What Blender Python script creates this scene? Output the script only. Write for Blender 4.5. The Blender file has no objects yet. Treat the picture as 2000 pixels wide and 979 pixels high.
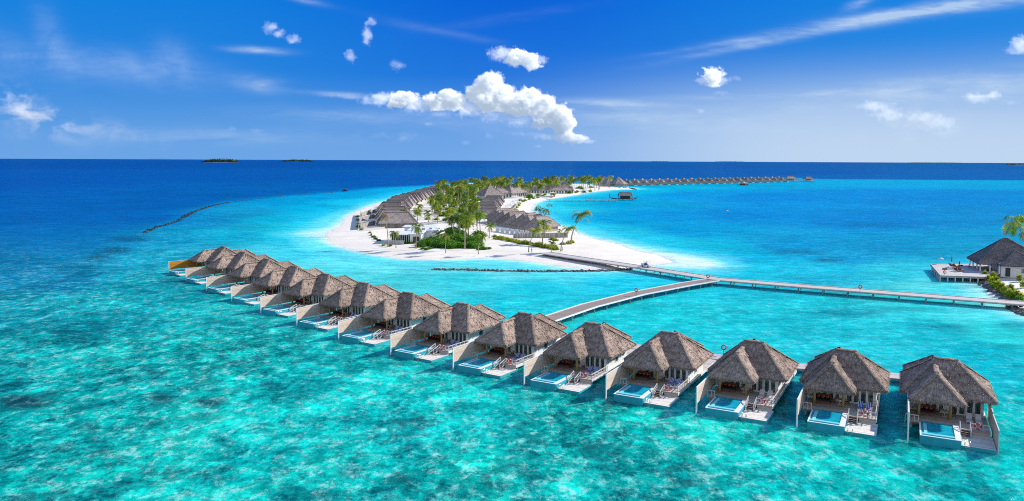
import bpy, math, random
import numpy as np
from mathutils import Vector, Matrix, noise as mnoise
random.seed(7); rng = np.random.default_rng(11)
PI = math.pi
sc = bpy.context.scene
COL = sc.collection
H = 36.0; F = 1491.0; PITCH = 0.0769; ROLL = math.atan(0.0043)

# ------------------------------------------------------------------ camera
cam_d = bpy.data.cameras.new('camera'); cam = bpy.data.objects.new('camera', cam_d); COL.objects.link(cam)
cam_d.sensor_fit = 'HORIZONTAL'; cam_d.sensor_width = 36; cam_d.lens = 36*F/2000
cam_d.clip_start = 1; cam_d.clip_end = 200000
cam_d.shift_y = -(F*math.tan(PITCH) - (313.5-489.5) - 2*176)/2000 if False else -(176 - F*math.tan(PITCH))/2000
cam.matrix_world = Matrix.Translation((0, 0, H)) @ Matrix.Rotation(PI/2-PITCH, 4, 'X') @ Matrix.Rotation(ROLL, 4, 'Z')
sc.camera = cam

def ray(px, py):
    cr, sr = math.cos(ROLL), math.sin(ROLL); a, b = px-1000, py-313.5
    a, b = a*cr+b*sr, -a*sr+b*cr
    b -= F*math.tan(PITCH); u = -b/F; c, s = math.cos(PITCH), math.sin(PITCH)
    return (a/F, c+u*s, -s+u*c)
def G(px, py, z=0.0):
    "point of the plane at height z seen at a place of the photograph"
    r = ray(px, py); k = (z-H)/r[2]
    return Vector((r[0]*k, r[1]*k, z))
def at_depth(px, py, Y):
    r = ray(px, py); k = Y/r[1]
    return Vector((r[0]*k, Y, H+r[2]*k))
def to_px(X, Y, Z=0.0):
    Z = Z-H; c, s = math.cos(PITCH), math.sin(PITCH)
    d = Y*c-Z*s; u = Y*s+Z*c
    x = F*X/d; y = -F*u/d + F*math.tan(PITCH)
    cr, sr = math.cos(ROLL), math.sin(ROLL)
    return 1000+x*cr-y*sr, 313.5+x*sr+y*cr

# ------------------------------------------------------------------ render / light
sc.render.engine = 'CYCLES'
sc.view_settings.view_transform = 'Standard'; sc.view_settings.look = 'None'
sc.view_settings.gamma = 1.0; sc.view_settings.exposure = 0.45
sc.cycles.max_bounces = 8; sc.cycles.diffuse_bounces = 3; sc.cycles.glossy_bounces = 3; sc.cycles.transmission_bounces = 4; sc.cycles.transparent_max_bounces = 16
sc.cycles.pixel_filter_type = 'BLACKMAN_HARRIS'; sc.cycles.filter_width = 1.05
sc.cycles.use_denoising = False
sc.cycles.caustics_reflective = False; sc.cycles.caustics_refractive = False
SUN = Vector((.796, .371, .477)).normalized()
sl = bpy.data.lights.new('sun', 'SUN'); sl.energy = 4.8; sl.angle = math.radians(.55); sl.color = (1, .95, .87)
so = bpy.data.objects.new('sun', sl); COL.objects.link(so)
so.rotation_euler = SUN.to_track_quat('Z', 'Y').to_euler(); so.location = (0, 0, 300)

# ------------------------------------------------------------------ node helpers
class NT:
    def __init__(s, tree): s.t = tree; s.n = tree.nodes; s.l = tree.links
    def node(s, typ, **kw):
        n = s.n.new(typ)
        for k, v in kw.items(): setattr(n, k, v)
        return n
    def put(s, inp, v):
        if hasattr(v, 'is_output') or isinstance(v, bpy.types.NodeSocket): s.l.new(v, inp)
        else:
            try: inp.default_value = v
            except Exception: inp.default_value = (*v, 1)
    def m(s, op, a, b=0.0, c=None, clamp=False):
        n = s.node('ShaderNodeMath', operation=op, use_clamp=clamp)
        s.put(n.inputs[0], a); s.put(n.inputs[1], b)
        if c is not None: s.put(n.inputs[2], c)
        return n.outputs[0]
    def mix(s, f, a, b, mode='MIX'):
        n = s.node('ShaderNodeMix', data_type='RGBA', blend_type=mode)
        s.put(n.inputs['Factor'], f)
        for i, v in ((6, a), (7, b)):
            if isinstance(v, (tuple, list)): n.inputs[i].default_value = (*v[:3], 1)
            else: s.l.new(v, n.inputs[i])
        return n.outputs[2]
    def noise(s, vec, scale, detail=4, rough=.55, dist=0.0, dim='3D'):
        n = s.node('ShaderNodeTexNoise', noise_dimensions=dim)
        if vec is not None: s.l.new(vec, n.inputs['Vector'])
        n.inputs['Scale'].default_value = scale; n.inputs['Detail'].default_value = detail
        n.inputs['Roughness'].default_value = rough; n.inputs['Distortion'].default_value = dist
        return n.outputs['Fac']
    def ramp(s, f, pts, interp='LINEAR'):
        n = s.node('ShaderNodeValToRGB'); s.l.new(f, n.inputs[0]); n.color_ramp.interpolation = interp
        e = n.color_ramp.elements
        while len(e) < len(pts): e.new(.5)
        for i, (p, c) in enumerate(pts):
            e[i].position = p; e[i].color = (*c, 1) if isinstance(c, (tuple, list)) else (c, c, c, 1)
        return n.outputs[0]
    def mapr(s, f, a, b, c=0.0, d=1.0, smooth=False):
        n = s.node('ShaderNodeMapRange'); n.clamp = True
        if smooth: n.interpolation_type = 'SMOOTHSTEP'
        s.put(n.inputs[0], f)
        for i, v in enumerate((a, b, c, d)): n.inputs[i+1].default_value = v
        return n.outputs[0]
    def scale(s, vec, v, rot=(0, 0, 0)):
        n = s.node('ShaderNodeMapping'); s.l.new(vec, n.inputs[0]); n.inputs['Scale'].default_value = v
        n.inputs['Rotation'].default_value = rot
        return n.outputs[0]
    def bump(s, h, dist, strength=1.0, normal=None):
        n = s.node('ShaderNodeBump'); s.l.new(h, n.inputs['Height']); n.inputs['Distance'].default_value = dist
        n.inputs['Strength'].default_value = strength
        if normal is not None: s.l.new(normal, n.inputs['Normal'])
        return n.outputs[0]
def srgb(r, g, b):
    f = lambda c: (c/255/12.92) if c <= 10 else ((c/255+.055)/1.055)**2.4
    return (f(r), f(g), f(b))

def new_mat(name):
    m = bpy.data.materials.new(name); m.use_nodes = True
    t = NT(m.node_tree); b = t.n['Principled BSDF']
    return m, t, b
def simple(name, col, rough=.6, var=.12, scale=3.0, spec=.4, metallic=0.0, bump=0.0, stretch=(1, 1, 1), objvar=0.0):
    m, t, b = new_mat(name)
    co = t.node('ShaderNodeTexCoord').outputs['Object']
    v = t.scale(co, stretch)
    n = t.noise(v, scale, 5)
    f = t.mapr(n, .25, .75, 1-var*1.6, 1+var)
    if objvar:
        oi = t.node('ShaderNodeObjectInfo').outputs['Random']
        f = t.m('MULTIPLY', f, t.mapr(oi, 0, 1, 1-objvar, 1+objvar))
    c = t.mix(1.0, col, f, 'MULTIPLY')
    t.l.new(c, b.inputs['Base Color']); b.inputs['Roughness'].default_value = rough
    b.inputs['Specular IOR Level'].default_value = spec; b.inputs['Metallic'].default_value = metallic
    if bump: t.l.new(t.bump(n, bump), b.inputs['Normal'])
    return m
M = {}
def thatch(name, c_dark, c_light):
    m, t, b = new_mat(name)
    uv = t.node('ShaderNodeTexCoord').outputs['UV']; ob = t.node('ShaderNodeTexCoord').outputs['Object']
    st = t.noise(t.scale(uv, (9, .9, 1)), 1.0, 6, .7)
    st2 = t.noise(t.scale(uv, (3, 1.6, 1)), 1.0, 5, .7, .6)
    pat = t.noise(ob, .45, 4, .6)
    lay = t.noise(t.scale(uv, (.25, 2.2, 1)), 1.0, 3, .6)
    f = t.m('ADD', t.m('MULTIPLY', st, .42), t.m('ADD', t.m('MULTIPLY', st2, .38), t.m('MULTIPLY', lay, .2)))
    c = t.ramp(f, [(.30, tuple(x*.5 for x in c_dark)), (.44, c_dark), (.56, c_light), (.72, tuple(min(1, x*1.6) for x in c_light))])
    f2 = t.mapr(pat, .3, .7, .72, 1.22)
    oi = t.node('ShaderNodeObjectInfo').outputs['Random']
    c = t.mix(1.0, c, t.m('MULTIPLY', f2, t.mapr(oi, 0, 1, .82 if name == 'thatch' else .72, 1.1 if name == 'thatch' else 1.22)), 'MULTIPLY')
    t.l.new(c, b.inputs['Base Color']); b.inputs['Roughness'].default_value = .95; b.inputs['Specular IOR Level'].default_value = .1
    h = t.m('ADD', st, t.m('MULTIPLY', st2, .8))
    t.l.new(t.bump(h, .22, .9), b.inputs['Normal'])
    return m
M['thatch'] = thatch('thatch', (.20, .148, .125), (.50, .385, .32))
M['thatch_far'] = thatch('thatch_far', (.22, .18, .17), (.42, .355, .33))
M['thatch_dark'] = thatch('thatch_dark', (.12, .10, .10), (.29, .25, .24))
def planks(name, col, width=.18, along='Y', var=.2, gap=.05, rough=.7):
    m, t, b = new_mat(name)
    co = t.node('ShaderNodeTexCoord').outputs['Object']
    sp = t.node('ShaderNodeSeparateXYZ'); t.l.new(co, sp.inputs[0])
    ax = {'X': sp.outputs[1], 'Y': sp.outputs[0], 'Z': sp.outputs[2]}[along]
    u = t.m('DIVIDE', ax, width)
    idx = t.m('FLOOR', u); fr = t.m('FRACT', u)
    wn = t.node('ShaderNodeTexWhiteNoise', noise_dimensions='1D'); t.l.new(idx, wn.inputs['W'])
    f = t.mapr(wn.outputs[0], 0, 1, 1-var, 1+var)
    g = t.m('GREATER_THAN', fr, gap)
    f = t.m('MULTIPLY', f, t.mapr(g, 0, 1, .35, 1))
    n = t.noise(co, 2.2, 6, .6); f = t.m('MULTIPLY', f, t.mapr(n, .3, .7, .85, 1.12))
    t.l.new(t.mix(1.0, col, f, 'MULTIPLY'), b.inputs['Base Color']); b.inputs['Roughness'].default_value = rough
    b.inputs['Specular IOR Level'].default_value = .25
    t.l.new(t.bump(g, .012), b.inputs['Normal'])
    return m
M['deck'] = planks('deck_boards', (.58, .51, .45), .2, 'X')
M['platform'] = planks('platform_boards', (.74, .67, .60), .2, 'X')
M['screen'] = planks('screen_boards', (.62, .50, .41), .22, 'Z', .14, .08)
M['screen_ochre'] = planks('screen_ochre_boards', (.55, .25, .03), .22, 'Z', .14, .08)
M['riser'] = planks('riser_boards', (.45, .38, .33), .2, 'Z')
M['jetty'] = planks('jetty_boards', (.56, .50, .48), .25, 'X', .15)
M['jetty_brown'] = planks('jetty_brown_boards', (.30, .24, .21), .25, 'X', .15)
M['white'] = simple('white_paint', (.78, .79, .80), .5, .06, 1.2)
M['white_wall'] = planks('white_siding', (.80, .81, .82), .3, 'Z', .03, .04)
M['concrete'] = simple('weathered_concrete', (.40, .41, .42), .8, .25, 1.5)
M['stilt'] = simple('stilt_concrete', (.30, .36, .38), .8, .3, 2)
M['wood'] = simple('golden_log', (.42, .30, .13), .65, .25, 5, stretch=(1, 1, .2))
M['rail'] = simple('pale_grey_timber', (.60, .56, .53), .7, .15, 4)
M['tread'] = simple('dark_stair_tread', (.24, .17, .14), .8, .2, 4)
M['navy'] = simple('navy_cloth', (.02, .028, .06), .9, .2, 4)
M['orange'] = simple('orange_cloth', (.62, .11, .05), .9, .15, 6)
M['red'] = simple('red_rubber', (.62, .03, .03), .5, .1, 4)
M['magenta'] = simple('magenta_cloth', (.55, .03, .18), .9, .1, 4)
M['teak'] = simple('teak', (.17, .085, .045), .6, .2, 6)
M['metal'] = simple('steel_tube', (.62, .64, .66), .3, .05, 4, metallic=.8)
M['dark'] = simple('dark_paint', (.035, .04, .05), .5, .2, 3)
M['skin'] = simple('skin', (.42, .22, .14), .6, .1, 5)
M['blue_shirt'] = simple('blue_cloth', (.05, .12, .35), .9, .1, 5)
M['white_shirt'] = simple('white_cloth', (.8, .8, .8), .9, .05, 5)
M['red_shirt'] = simple('red_cloth', (.6, .08, .06), .9, .05, 5)
M['hull'] = simple('dark_hull', (.06, .045, .04), .6, .2, 2)
M['pool_tile'] = simple('pool_tile', (.25, .72, .78), .3, .08, 3)
M['pool_side'] = simple('pool_side_water_light', (.015, .34, .44), .6, .12, 1.0)  # white wall in shade; teal bounce from the water put into its colour
M['beam'] = simple('edge_beam_water_light', (.03, .36, .44), .6, .12, 1.0)  # shaded white edge, turquoise light off the water painted into the colour
M['rock'] = simple('grey_rock', (.17, .165, .16), .9, .5, 1.6, bump=.1)
M['rock_dark'] = simple('dark_reef_rock', (.035, .037, .04), .8, .5, 1.6)
M['foam'] = simple('foam', (.85, .9, .9), .8, .1, 2)
# striped blue lounger cloth
m, t, b = new_mat('striped_blue_cloth')
co = t.node('ShaderNodeTexCoord').outputs['Object']; sp = t.node('ShaderNodeSeparateXYZ'); t.l.new(co, sp.inputs[0])
f = t.m('GREATER_THAN', t.m('FRACT', t.m('DIVIDE', sp.outputs[0], .22)), .62)
t.l.new(t.mix(f, (.02, .10, .42), (.55, .65, .75)), b.inputs['Base Color']); b.inputs['Roughness'].default_value = .9
M['stripe'] = m
# glass with curtains behind
m, t, b = new_mat('door_glass')
co = t.node('ShaderNodeTexCoord').outputs['Object']
n1 = t.noise(t.scale(co, (5, 5, .15)), 1.0, 2); n2 = t.noise(co, .9, 2)
c = t.mix(t.mapr(n1, .42, .58), (.015, .05, .06), (.28, .27, .22))
c = t.mix(t.mapr(n2, .4, .6), c, (.02, .06, .075))
t.l.new(c, b.inputs['Base Color']); b.inputs['Roughness'].default_value = .08; b.inputs['Specular IOR Level'].default_value = .8
M['glass'] = m
# pool water
m, t, b = new_mat('pool_water')
co = t.node('ShaderNodeTexCoord').outputs['Object']; n = t.noise(co, 1.5, 3, .5, .5)
t.l.new(t.mix(t.mapr(n, .35, .65), (.003, .30, .43), (.015, .42, .54)), b.inputs['Base Color'])
b.inputs['Roughness'].default_value = .06; b.inputs['IOR'].default_value = 1.33
t.l.new(t.bump(t.noise(co, 3, 3), .02), b.inputs['Normal'])
M['pool'] = m
# sand
m, t, b = new_mat('coral_sand')
geo = t.node('ShaderNodeNewGeometry').outputs['Position']; sp = t.node('ShaderNodeSeparateXYZ'); t.l.new(geo, sp.inputs[0])
n = t.noise(geo, .08, 6, .6); n2 = t.noise(geo, .9, 5, .7)
c = t.mix(t.mapr(n, .3, .7), (.72, .65, .57), (.88, .82, .74))
c = t.mix(t.mapr(n2, .55, .8, 0, .5), c, (.52, .46, .40))
wet = t.mapr(t.m('ADD', sp.outputs[2], t.m('MULTIPLY', t.m('SUBTRACT', n, .5), .5)), .0, .24)
c = t.mix(wet, (.76, .70, .62), c)
t.l.new(c, b.inputs['Base Color']); b.inputs['Roughness'].default_value = .9; b.inputs['Specular IOR Level'].default_value = .15
t.l.new(t.bump(n2, .12), b.inputs['Normal'])
M['sand'] = m
# foliage
def leafmat(name, a, b_, c_):
    m, t, b = new_mat(name)
    geo = t.node('ShaderNodeNewGeometry')
    r = geo.outputs['Random Per Island']
    oi = t.node('ShaderNodeObjectInfo').outputs['Random']
    col = t.ramp(r, [(0, a), (.55, b_), (1, c_)])
    col = t.mix(1.0, col, t.mapr(oi, 0, 1, .75, 1.3), 'MULTIPLY')
    t.l.new(col, b.inputs['Base Color']); b.inputs['Roughness'].default_value = .55; b.inputs['Specular IOR Level'].default_value = .3
    tr = t.node('ShaderNodeBsdfTranslucent'); t.l.new(col, tr.inputs[0])
    mx = t.node('ShaderNodeMixShader'); mx.inputs[0].default_value = .45
    t.l.new(b.outputs[0], mx.inputs[1]); t.l.new(tr.outputs[0], mx.inputs[2])
    t.l.new(mx.outputs[0], t.n['Material Output'].inputs[0])
    return m
M['frond'] = leafmat('palm_frond', (.05, .15, .014), (.20, .30, .025), (.72, .54, .05))
M['frond_green'] = leafmat('palm_frond_green', (.04, .13, .018), (.14, .27, .025), (.50, .48, .04))
M['frond_dry'] = leafmat('palm_frond_dry', (.20, .10, .03), (.30, .17, .05), (.14, .15, .03))
M['leaf'] = leafmat('shrub_leaf', (.03, .12, .012), (.09, .26, .018), (.20, .38, .03))
M['leaf_yellow'] = leafmat('yellow_green_leaf', (.10, .20, .015), (.28, .36, .02), (.55, .50, .03))
M['leaf_pale'] = leafmat('pale_leaf', (.05, .11, .05), (.12, .20, .10), (.22, .30, .18))
M['leaf_far'] = leafmat('far_leaf', (.02, .07, .04), (.04, .11, .05), (.08, .15, .06))
M['trunk'] = simple('palm_trunk', (.38, .30, .24), .9, .3, 3, stretch=(1, 1, 3))

# ------------------------------------------------------------------ mesh helpers
class MB:
    def __init__(s): s.v = []; s.f = []; s.uv = []; s.smooth = False
    def face(s, pts, uv=None):
        b = len(s.v); s.v += [tuple(p) for p in pts]; s.f.append(tuple(range(b, b+len(pts))))
        s.uv += uv if uv else [(0, 0)]*len(pts)
    def box(s, x0, x1, y0, y1, z0, z1):
        b = len(s.v)
        s.v += [(x, y, z) for z in (z0, z1) for y in (y0, y1) for x in (x0, x1)]
        for q in ((0, 2, 3, 1), (4, 5, 7, 6), (0, 1, 5, 4), (2, 6, 7, 3), (0, 4, 6, 2), (1, 3, 7, 5)):
            s.f.append(tuple(b+i for i in q)); s.uv += [(0, 0)]*4
    def bar(s, p, q, w, h=None):
        "square bar between two points"
        p, q = Vector(p), Vector(q); d = (q-p).normalized(); h = h or w
        up = Vector((0, 0, 1)) if abs(d.z) < .9 else Vector((0, 1, 0))
        a = d.cross(up).normalized()*w/2; c = a.cross(d).normalized()*h/2
        b = len(s.v)
        for e in (p, q): s.v += [tuple(e+a*i+c*j) for i, j in ((-1, -1), (1, -1), (1, 1), (-1, 1))]
        for k in range(4):
            l = (k+1) % 4; s.f.append((b+k, b+l, b+4+l, b+4+k)); s.uv += [(0, 0)]*4
        s.f += [(b+3, b+2, b+1, b), (b+4, b+5, b+6, b+7)]; s.uv += [(0, 0)]*8
    def tube(s, pts, rad, n=8, cap=True):
        pts = [Vector(p) for p in pts]; rad = rad if isinstance(rad, (list, tuple)) else [rad]*len(pts)
        b = len(s.v)
        for i, p in enumerate(pts):
            d = (pts[min(i+1, len(pts)-1)]-pts[max(i-1, 0)]).normalized()
            up = Vector((0, 0, 1)) if abs(d.z) < .9 else Vector((1, 0, 0))
            a = d.cross(up).normalized(); c = a.cross(d).normalized()
            for k in range(n):
                th = 2*PI*k/n; s.v.append(tuple(p+(a*math.cos(th)+c*math.sin(th))*rad[i]))
        for i in range(len(pts)-1):
            for k in range(n):
                l = (k+1) % n; s.f.append((b+i*n+k, b+i*n+l, b+(i+1)*n+l, b+(i+1)*n+k)); s.uv += [(0, 0)]*4
        if cap:
            s.f.append(tuple(b+k for k in reversed(range(n)))); s.f.append(tuple(b+(len(pts)-1)*n+k for k in range(n))); s.uv += [(0, 0)]*(2*n)
    def ball(s, c, r, nu=10, nv=7):
        c = Vector(c); r = r if isinstance(r, (tuple, list)) else (r, r, r); b = len(s.v)
        for j in range(nv+1):
            ph = PI*j/nv
            for i in range(nu):
                th = 2*PI*i/nu; s.v.append((c.x+r[0]*math.sin(ph)*math.cos(th), c.y+r[1]*math.sin(ph)*math.sin(th), c.z+r[2]*math.cos(ph)))
        for j in range(nv):
            for i in range(nu):
                k = (i+1) % nu; s.f.append((b+j*nu+i, b+(j+1)*nu+i, b+(j+1)*nu+k, b+j*nu+k)); s.uv += [(0, 0)]*4
    def torus(s, c, R, r, ax='Y', n=20, m_=8):
        c = Vector(c); b = len(s.v)
        for i in range(n):
            th = 2*PI*i/n
            for j in range(m_):
                ph = 2*PI*j/m_; q = R+r*math.cos(ph); a, bb, cc = q*math.cos(th), q*math.sin(th), r*math.sin(ph)
                s.v.append(tuple(c+Vector((a, cc, bb) if ax == 'Y' else (a, bb, cc))))
        for i in range(n):
            for j in range(m_):
                k, l = (i+1) % n, (j+1) % m_
                s.f.append((b+i*m_+j, b+k*m_+j, b+k*m_+l, b+i*m_+l)); s.uv += [(0, 0)]*4
    def mesh(s, name, mat, smooth=False):
        me = bpy.data.meshes.new(name); me.from_pydata(s.v, [], s.f); me.materials.append(mat)
        u = me.uv_layers.new(name='UVMap'); u.data.foreach_set('uv', [c for p in s.uv for c in p])
        if smooth: me.polygons.foreach_set('use_smooth', [True]*len(me.polygons))
        me.update(); return me
    def obj(s, name, mat, parent=None, smooth=False, loc=None):
        o = bpy.data.objects.new(name, s.mesh(name, mat, smooth)); COL.objects.link(o)
        if parent: o.parent = parent
        if loc: o.location = loc
        return o
def tag(o, label=None, cat=None, group=None, kind=None):
    if label: o['label'] = label
    if cat: o['category'] = cat
    if group: o['group'] = group
    if kind: o['kind'] = kind
    return o
def empty(name, loc=(0, 0, 0), rz=0.0, label=None, cat=None, group=None):
    o = bpy.data.objects.new(name, None); COL.objects.link(o); o.location = loc; o.rotation_euler = (0, 0, rz); o.empty_display_size = .5
    return tag(o, label, cat, group)
def copy_tree(o, parent=None):
    c = o.copy(); COL.objects.link(c)
    if parent is not None: c.parent = parent
    for ch in KIDS.get(o.name, []): copy_tree(ch, c)
    return c
KIDS = {}
def index_kids(o):
    KIDS[o.name] = [x for x in COL.objects if x.parent == o]
    for c in KIDS[o.name]: index_kids(c)
def place(proto, first, loc, rz=0.0, label=None, cat=None, group=None, s=1.0):
    "first call moves the prototype itself, later calls copy it"
    o = proto if first else copy_tree(proto)
    if group is None and 'group' in o: del o['group']
    o.location = loc; o.rotation_euler = (0, 0, rz); o.scale = (s, s, s)
    return tag(o, label, cat, group)
class Proto:
    def __init__(s, build): s.build = build; s.o = None
    def put(s, loc, rz=0.0, label=None, cat=None, group=None, sc_=1.0):
        if s.o is None:
            s.o = s.build(); index_kids(s.o); return place(s.o, True, loc, rz, label, cat, group, sc_)
        return place(s.o, False, loc, rz, label, cat, group, sc_)

# ------------------------------------------------------------------ thatched roof surfaces
def roof_plane(mb, eL, eR, rR, rL, fringe=True, n=14, mm=10, amp=.07, uo=0.0, thick=.3, flen=.42):
    eL, eR, rR, rL = map(Vector, (eL, eR, rR, rL))
    nrm = (eR-eL).cross(rL-eL); 
    if nrm.length < 1e-6: nrm = (eR-eL).cross(rR-eL)
    nrm.normalize()
    if nrm.z < 0: nrm = -nrm
    W = (eR-eL).length; L = ((rL+rR)/2-(eL+eR)/2).length
    b = len(mb.v); edir = (eR-eL).normalized()
    for j in range(mm+1):
        v = j/mm
        for i in range(n+1):
            u = i/n; p = (eL.lerp(eR, u)).lerp(rL.lerp(rR, u), v)
            d = mnoise.noise(p*1.1)*amp + mnoise.noise(p*3.1)*amp*.6
            sag = -.10*math.sin(PI*v)
            if v == 0: d -= .02
            mb.v.append(tuple(p+nrm*(d+sag)))
    def uvp(i, j):
        u = i/n; p = (eL.lerp(eR, u)).lerp(rL.lerp(rR, u), j/mm)
        return ((p-eL).dot(edir)+uo, L*(1-j/mm)+uo*.37)
    for j in range(mm):
        for i in range(n):
            q = ((i, j), (i+1, j), (i+1, j+1), (i, j+1))
            mb.f.append(tuple(b+y*(n+1)+x for x, y in q)); mb.uv += [uvp(x, y) for x, y in q]
    # underside
    lo = Vector((0, 0, -thick))
    mb.face([eL+lo, rL+lo, rR+lo, eR+lo], [(0, 0), (0, L), (W, L), (W, 0)])
    if fringe:
        out = (eL+eR-rL-rR); out.z = 0
        out = out - edir*out.dot(edir); out.normalize()
        k = int(W/.075)
        for layer in range(3):
            for i in range(k):
                u = (i+random.random())/k; p = eL.lerp(eR, u)+nrm*(.05-.1*layer)-out*.05*layer
                ln = flen*random.uniform(.45, 1.15); w = random.uniform(.05, .11)
                dr = (out*random.uniform(.1, .8)+Vector((0, 0, -1))+edir*random.uniform(-.35, .35)).normalized()
                uu = random.random()*9
                mb.face([p-edir*w-out*.12+nrm*.05, p+edir*w-out*.12+nrm*.05, p+dr*ln+edir*w*.3, p+dr*ln-edir*w*.3], [(uu, 0), (uu+.2, 0), (uu+.2, .3), (uu, .3)])
def tufts(mb, planes, dens=2.0):
    "loose straw ends standing off the slope"
    for (eL, eR, rR, rL) in planes:
        eL, eR, rR, rL = map(Vector, (eL, eR, rR, rL))
        nrm = (eR-eL).cross(rL-eL)
        if nrm.length < 1e-6: nrm = (eR-eL).cross(rR-eL)
        nrm.normalize()
        if nrm.z < 0: nrm = -nrm
        area = (eR-eL).length*((rL+rR)/2-(eL+eR)/2).length*.7; ed = (eR-eL).normalized()
        dn = ((eL+eR)-(rL+rR)); dn = (dn-ed*dn.dot(ed)).normalized()
        for _ in range(int(area*dens)):
            u, v = random.random(), random.random()**1.2
            p = (eL.lerp(eR, u)).lerp(rL.lerp(rR, u), v)+nrm*.02
            w = random.uniform(.04, .12); ln = random.uniform(.25, .6); sd = ed*random.uniform(-.15, .15); uu = random.random()*20
            mb.face([p-ed*w, p+ed*w, p+ed*w*.5+dn*ln+sd+nrm*random.uniform(.05, .16), p-ed*w*.5+dn*ln+sd+nrm*random.uniform(.05, .16)], [(uu, 0), (uu+.2, 0), (uu+.2, .5), (uu, .5)])
def ridge_roll(mb, a, b_, r0, r1=None, n=12):
    a, b_ = Vector(a), Vector(b_); r1 = r1 or r0; st = len(mb.v); L = (b_-a).length
    d = (b_-a).normalized(); side = d.cross(Vector((0, 0, 1))).normalized(); up = side.cross(d).normalized()
    m_ = 7
    for i in range(n+1):
        t_ = i/n; p = a.lerp(b_, t_); r = (r0*(1-t_)+r1*t_)
        for k in range(m_):
            th = PI*k/(m_-1); q = p+side*math.cos(th)*r*1.5+up*(math.sin(th)*r*.7-.12)
            q += Vector((mnoise.noise(q*2.3), mnoise.noise(q*2.3+Vector((9, 0, 0))), mnoise.noise(q*2.3+Vector((0, 9, 0)))))*.07
            mb.v.append(tuple(q))
    for i in range(n):
        for k in range(m_-1):
            mb.f.append((st+i*m_+k, st+(i+1)*m_+k, st+(i+1)*m_+k+1, st+i*m_+k+1))
            mb.uv += [(k*.3, i*L/n), (k*.3, (i+1)*L/n), (k*.3+.3, (i+1)*L/n), (k*.3+.3, i*L/n)]
def hip_roof(name, mat, parent, x0, x1, y0, y1, ez, rx0, rx1, ry0, ry1, rz, fringe=True, n=14, mm=9, skip='', dens=2.5, roll=.26):
    mb = MB()
    A, B, C, D = (x0, y0, ez), (x1, y0, ez), (x1, y1, ez), (x0, y1, ez)
    R0, R1, R2, R3 = (rx0, ry0, rz), (rx1, ry0, rz), (rx1, ry1, rz), (rx0, ry1, rz)
    pl = {'f': (A, B, R1, R0), 'r': (B, C, R2, R1), 'b': (C, D, R3, R2), 'l': (D, A, R0, R3)}
    for i, (k, q) in enumerate(pl.items()):
        if k not in skip: roof_plane(mb, *q, fringe=fringe, n=n, mm=mm, uo=i*7.3)
    if dens: tufts(mb, [q for k, q in pl.items() if k not in skip], dens)
    if roll:
        for e, r in ((A, R0), (B, R1), (C, R2), (D, R3)):
            if (e is A and ('f' in skip and 'l' in skip)): continue
            ridge_roll(mb, e, r, roll, roll*.9)
        ridge_roll(mb, R0, R2 if rx0 == rx1 else R1, roll*1.1, n=6)
    return mb.obj(name, mat, parent)

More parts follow.
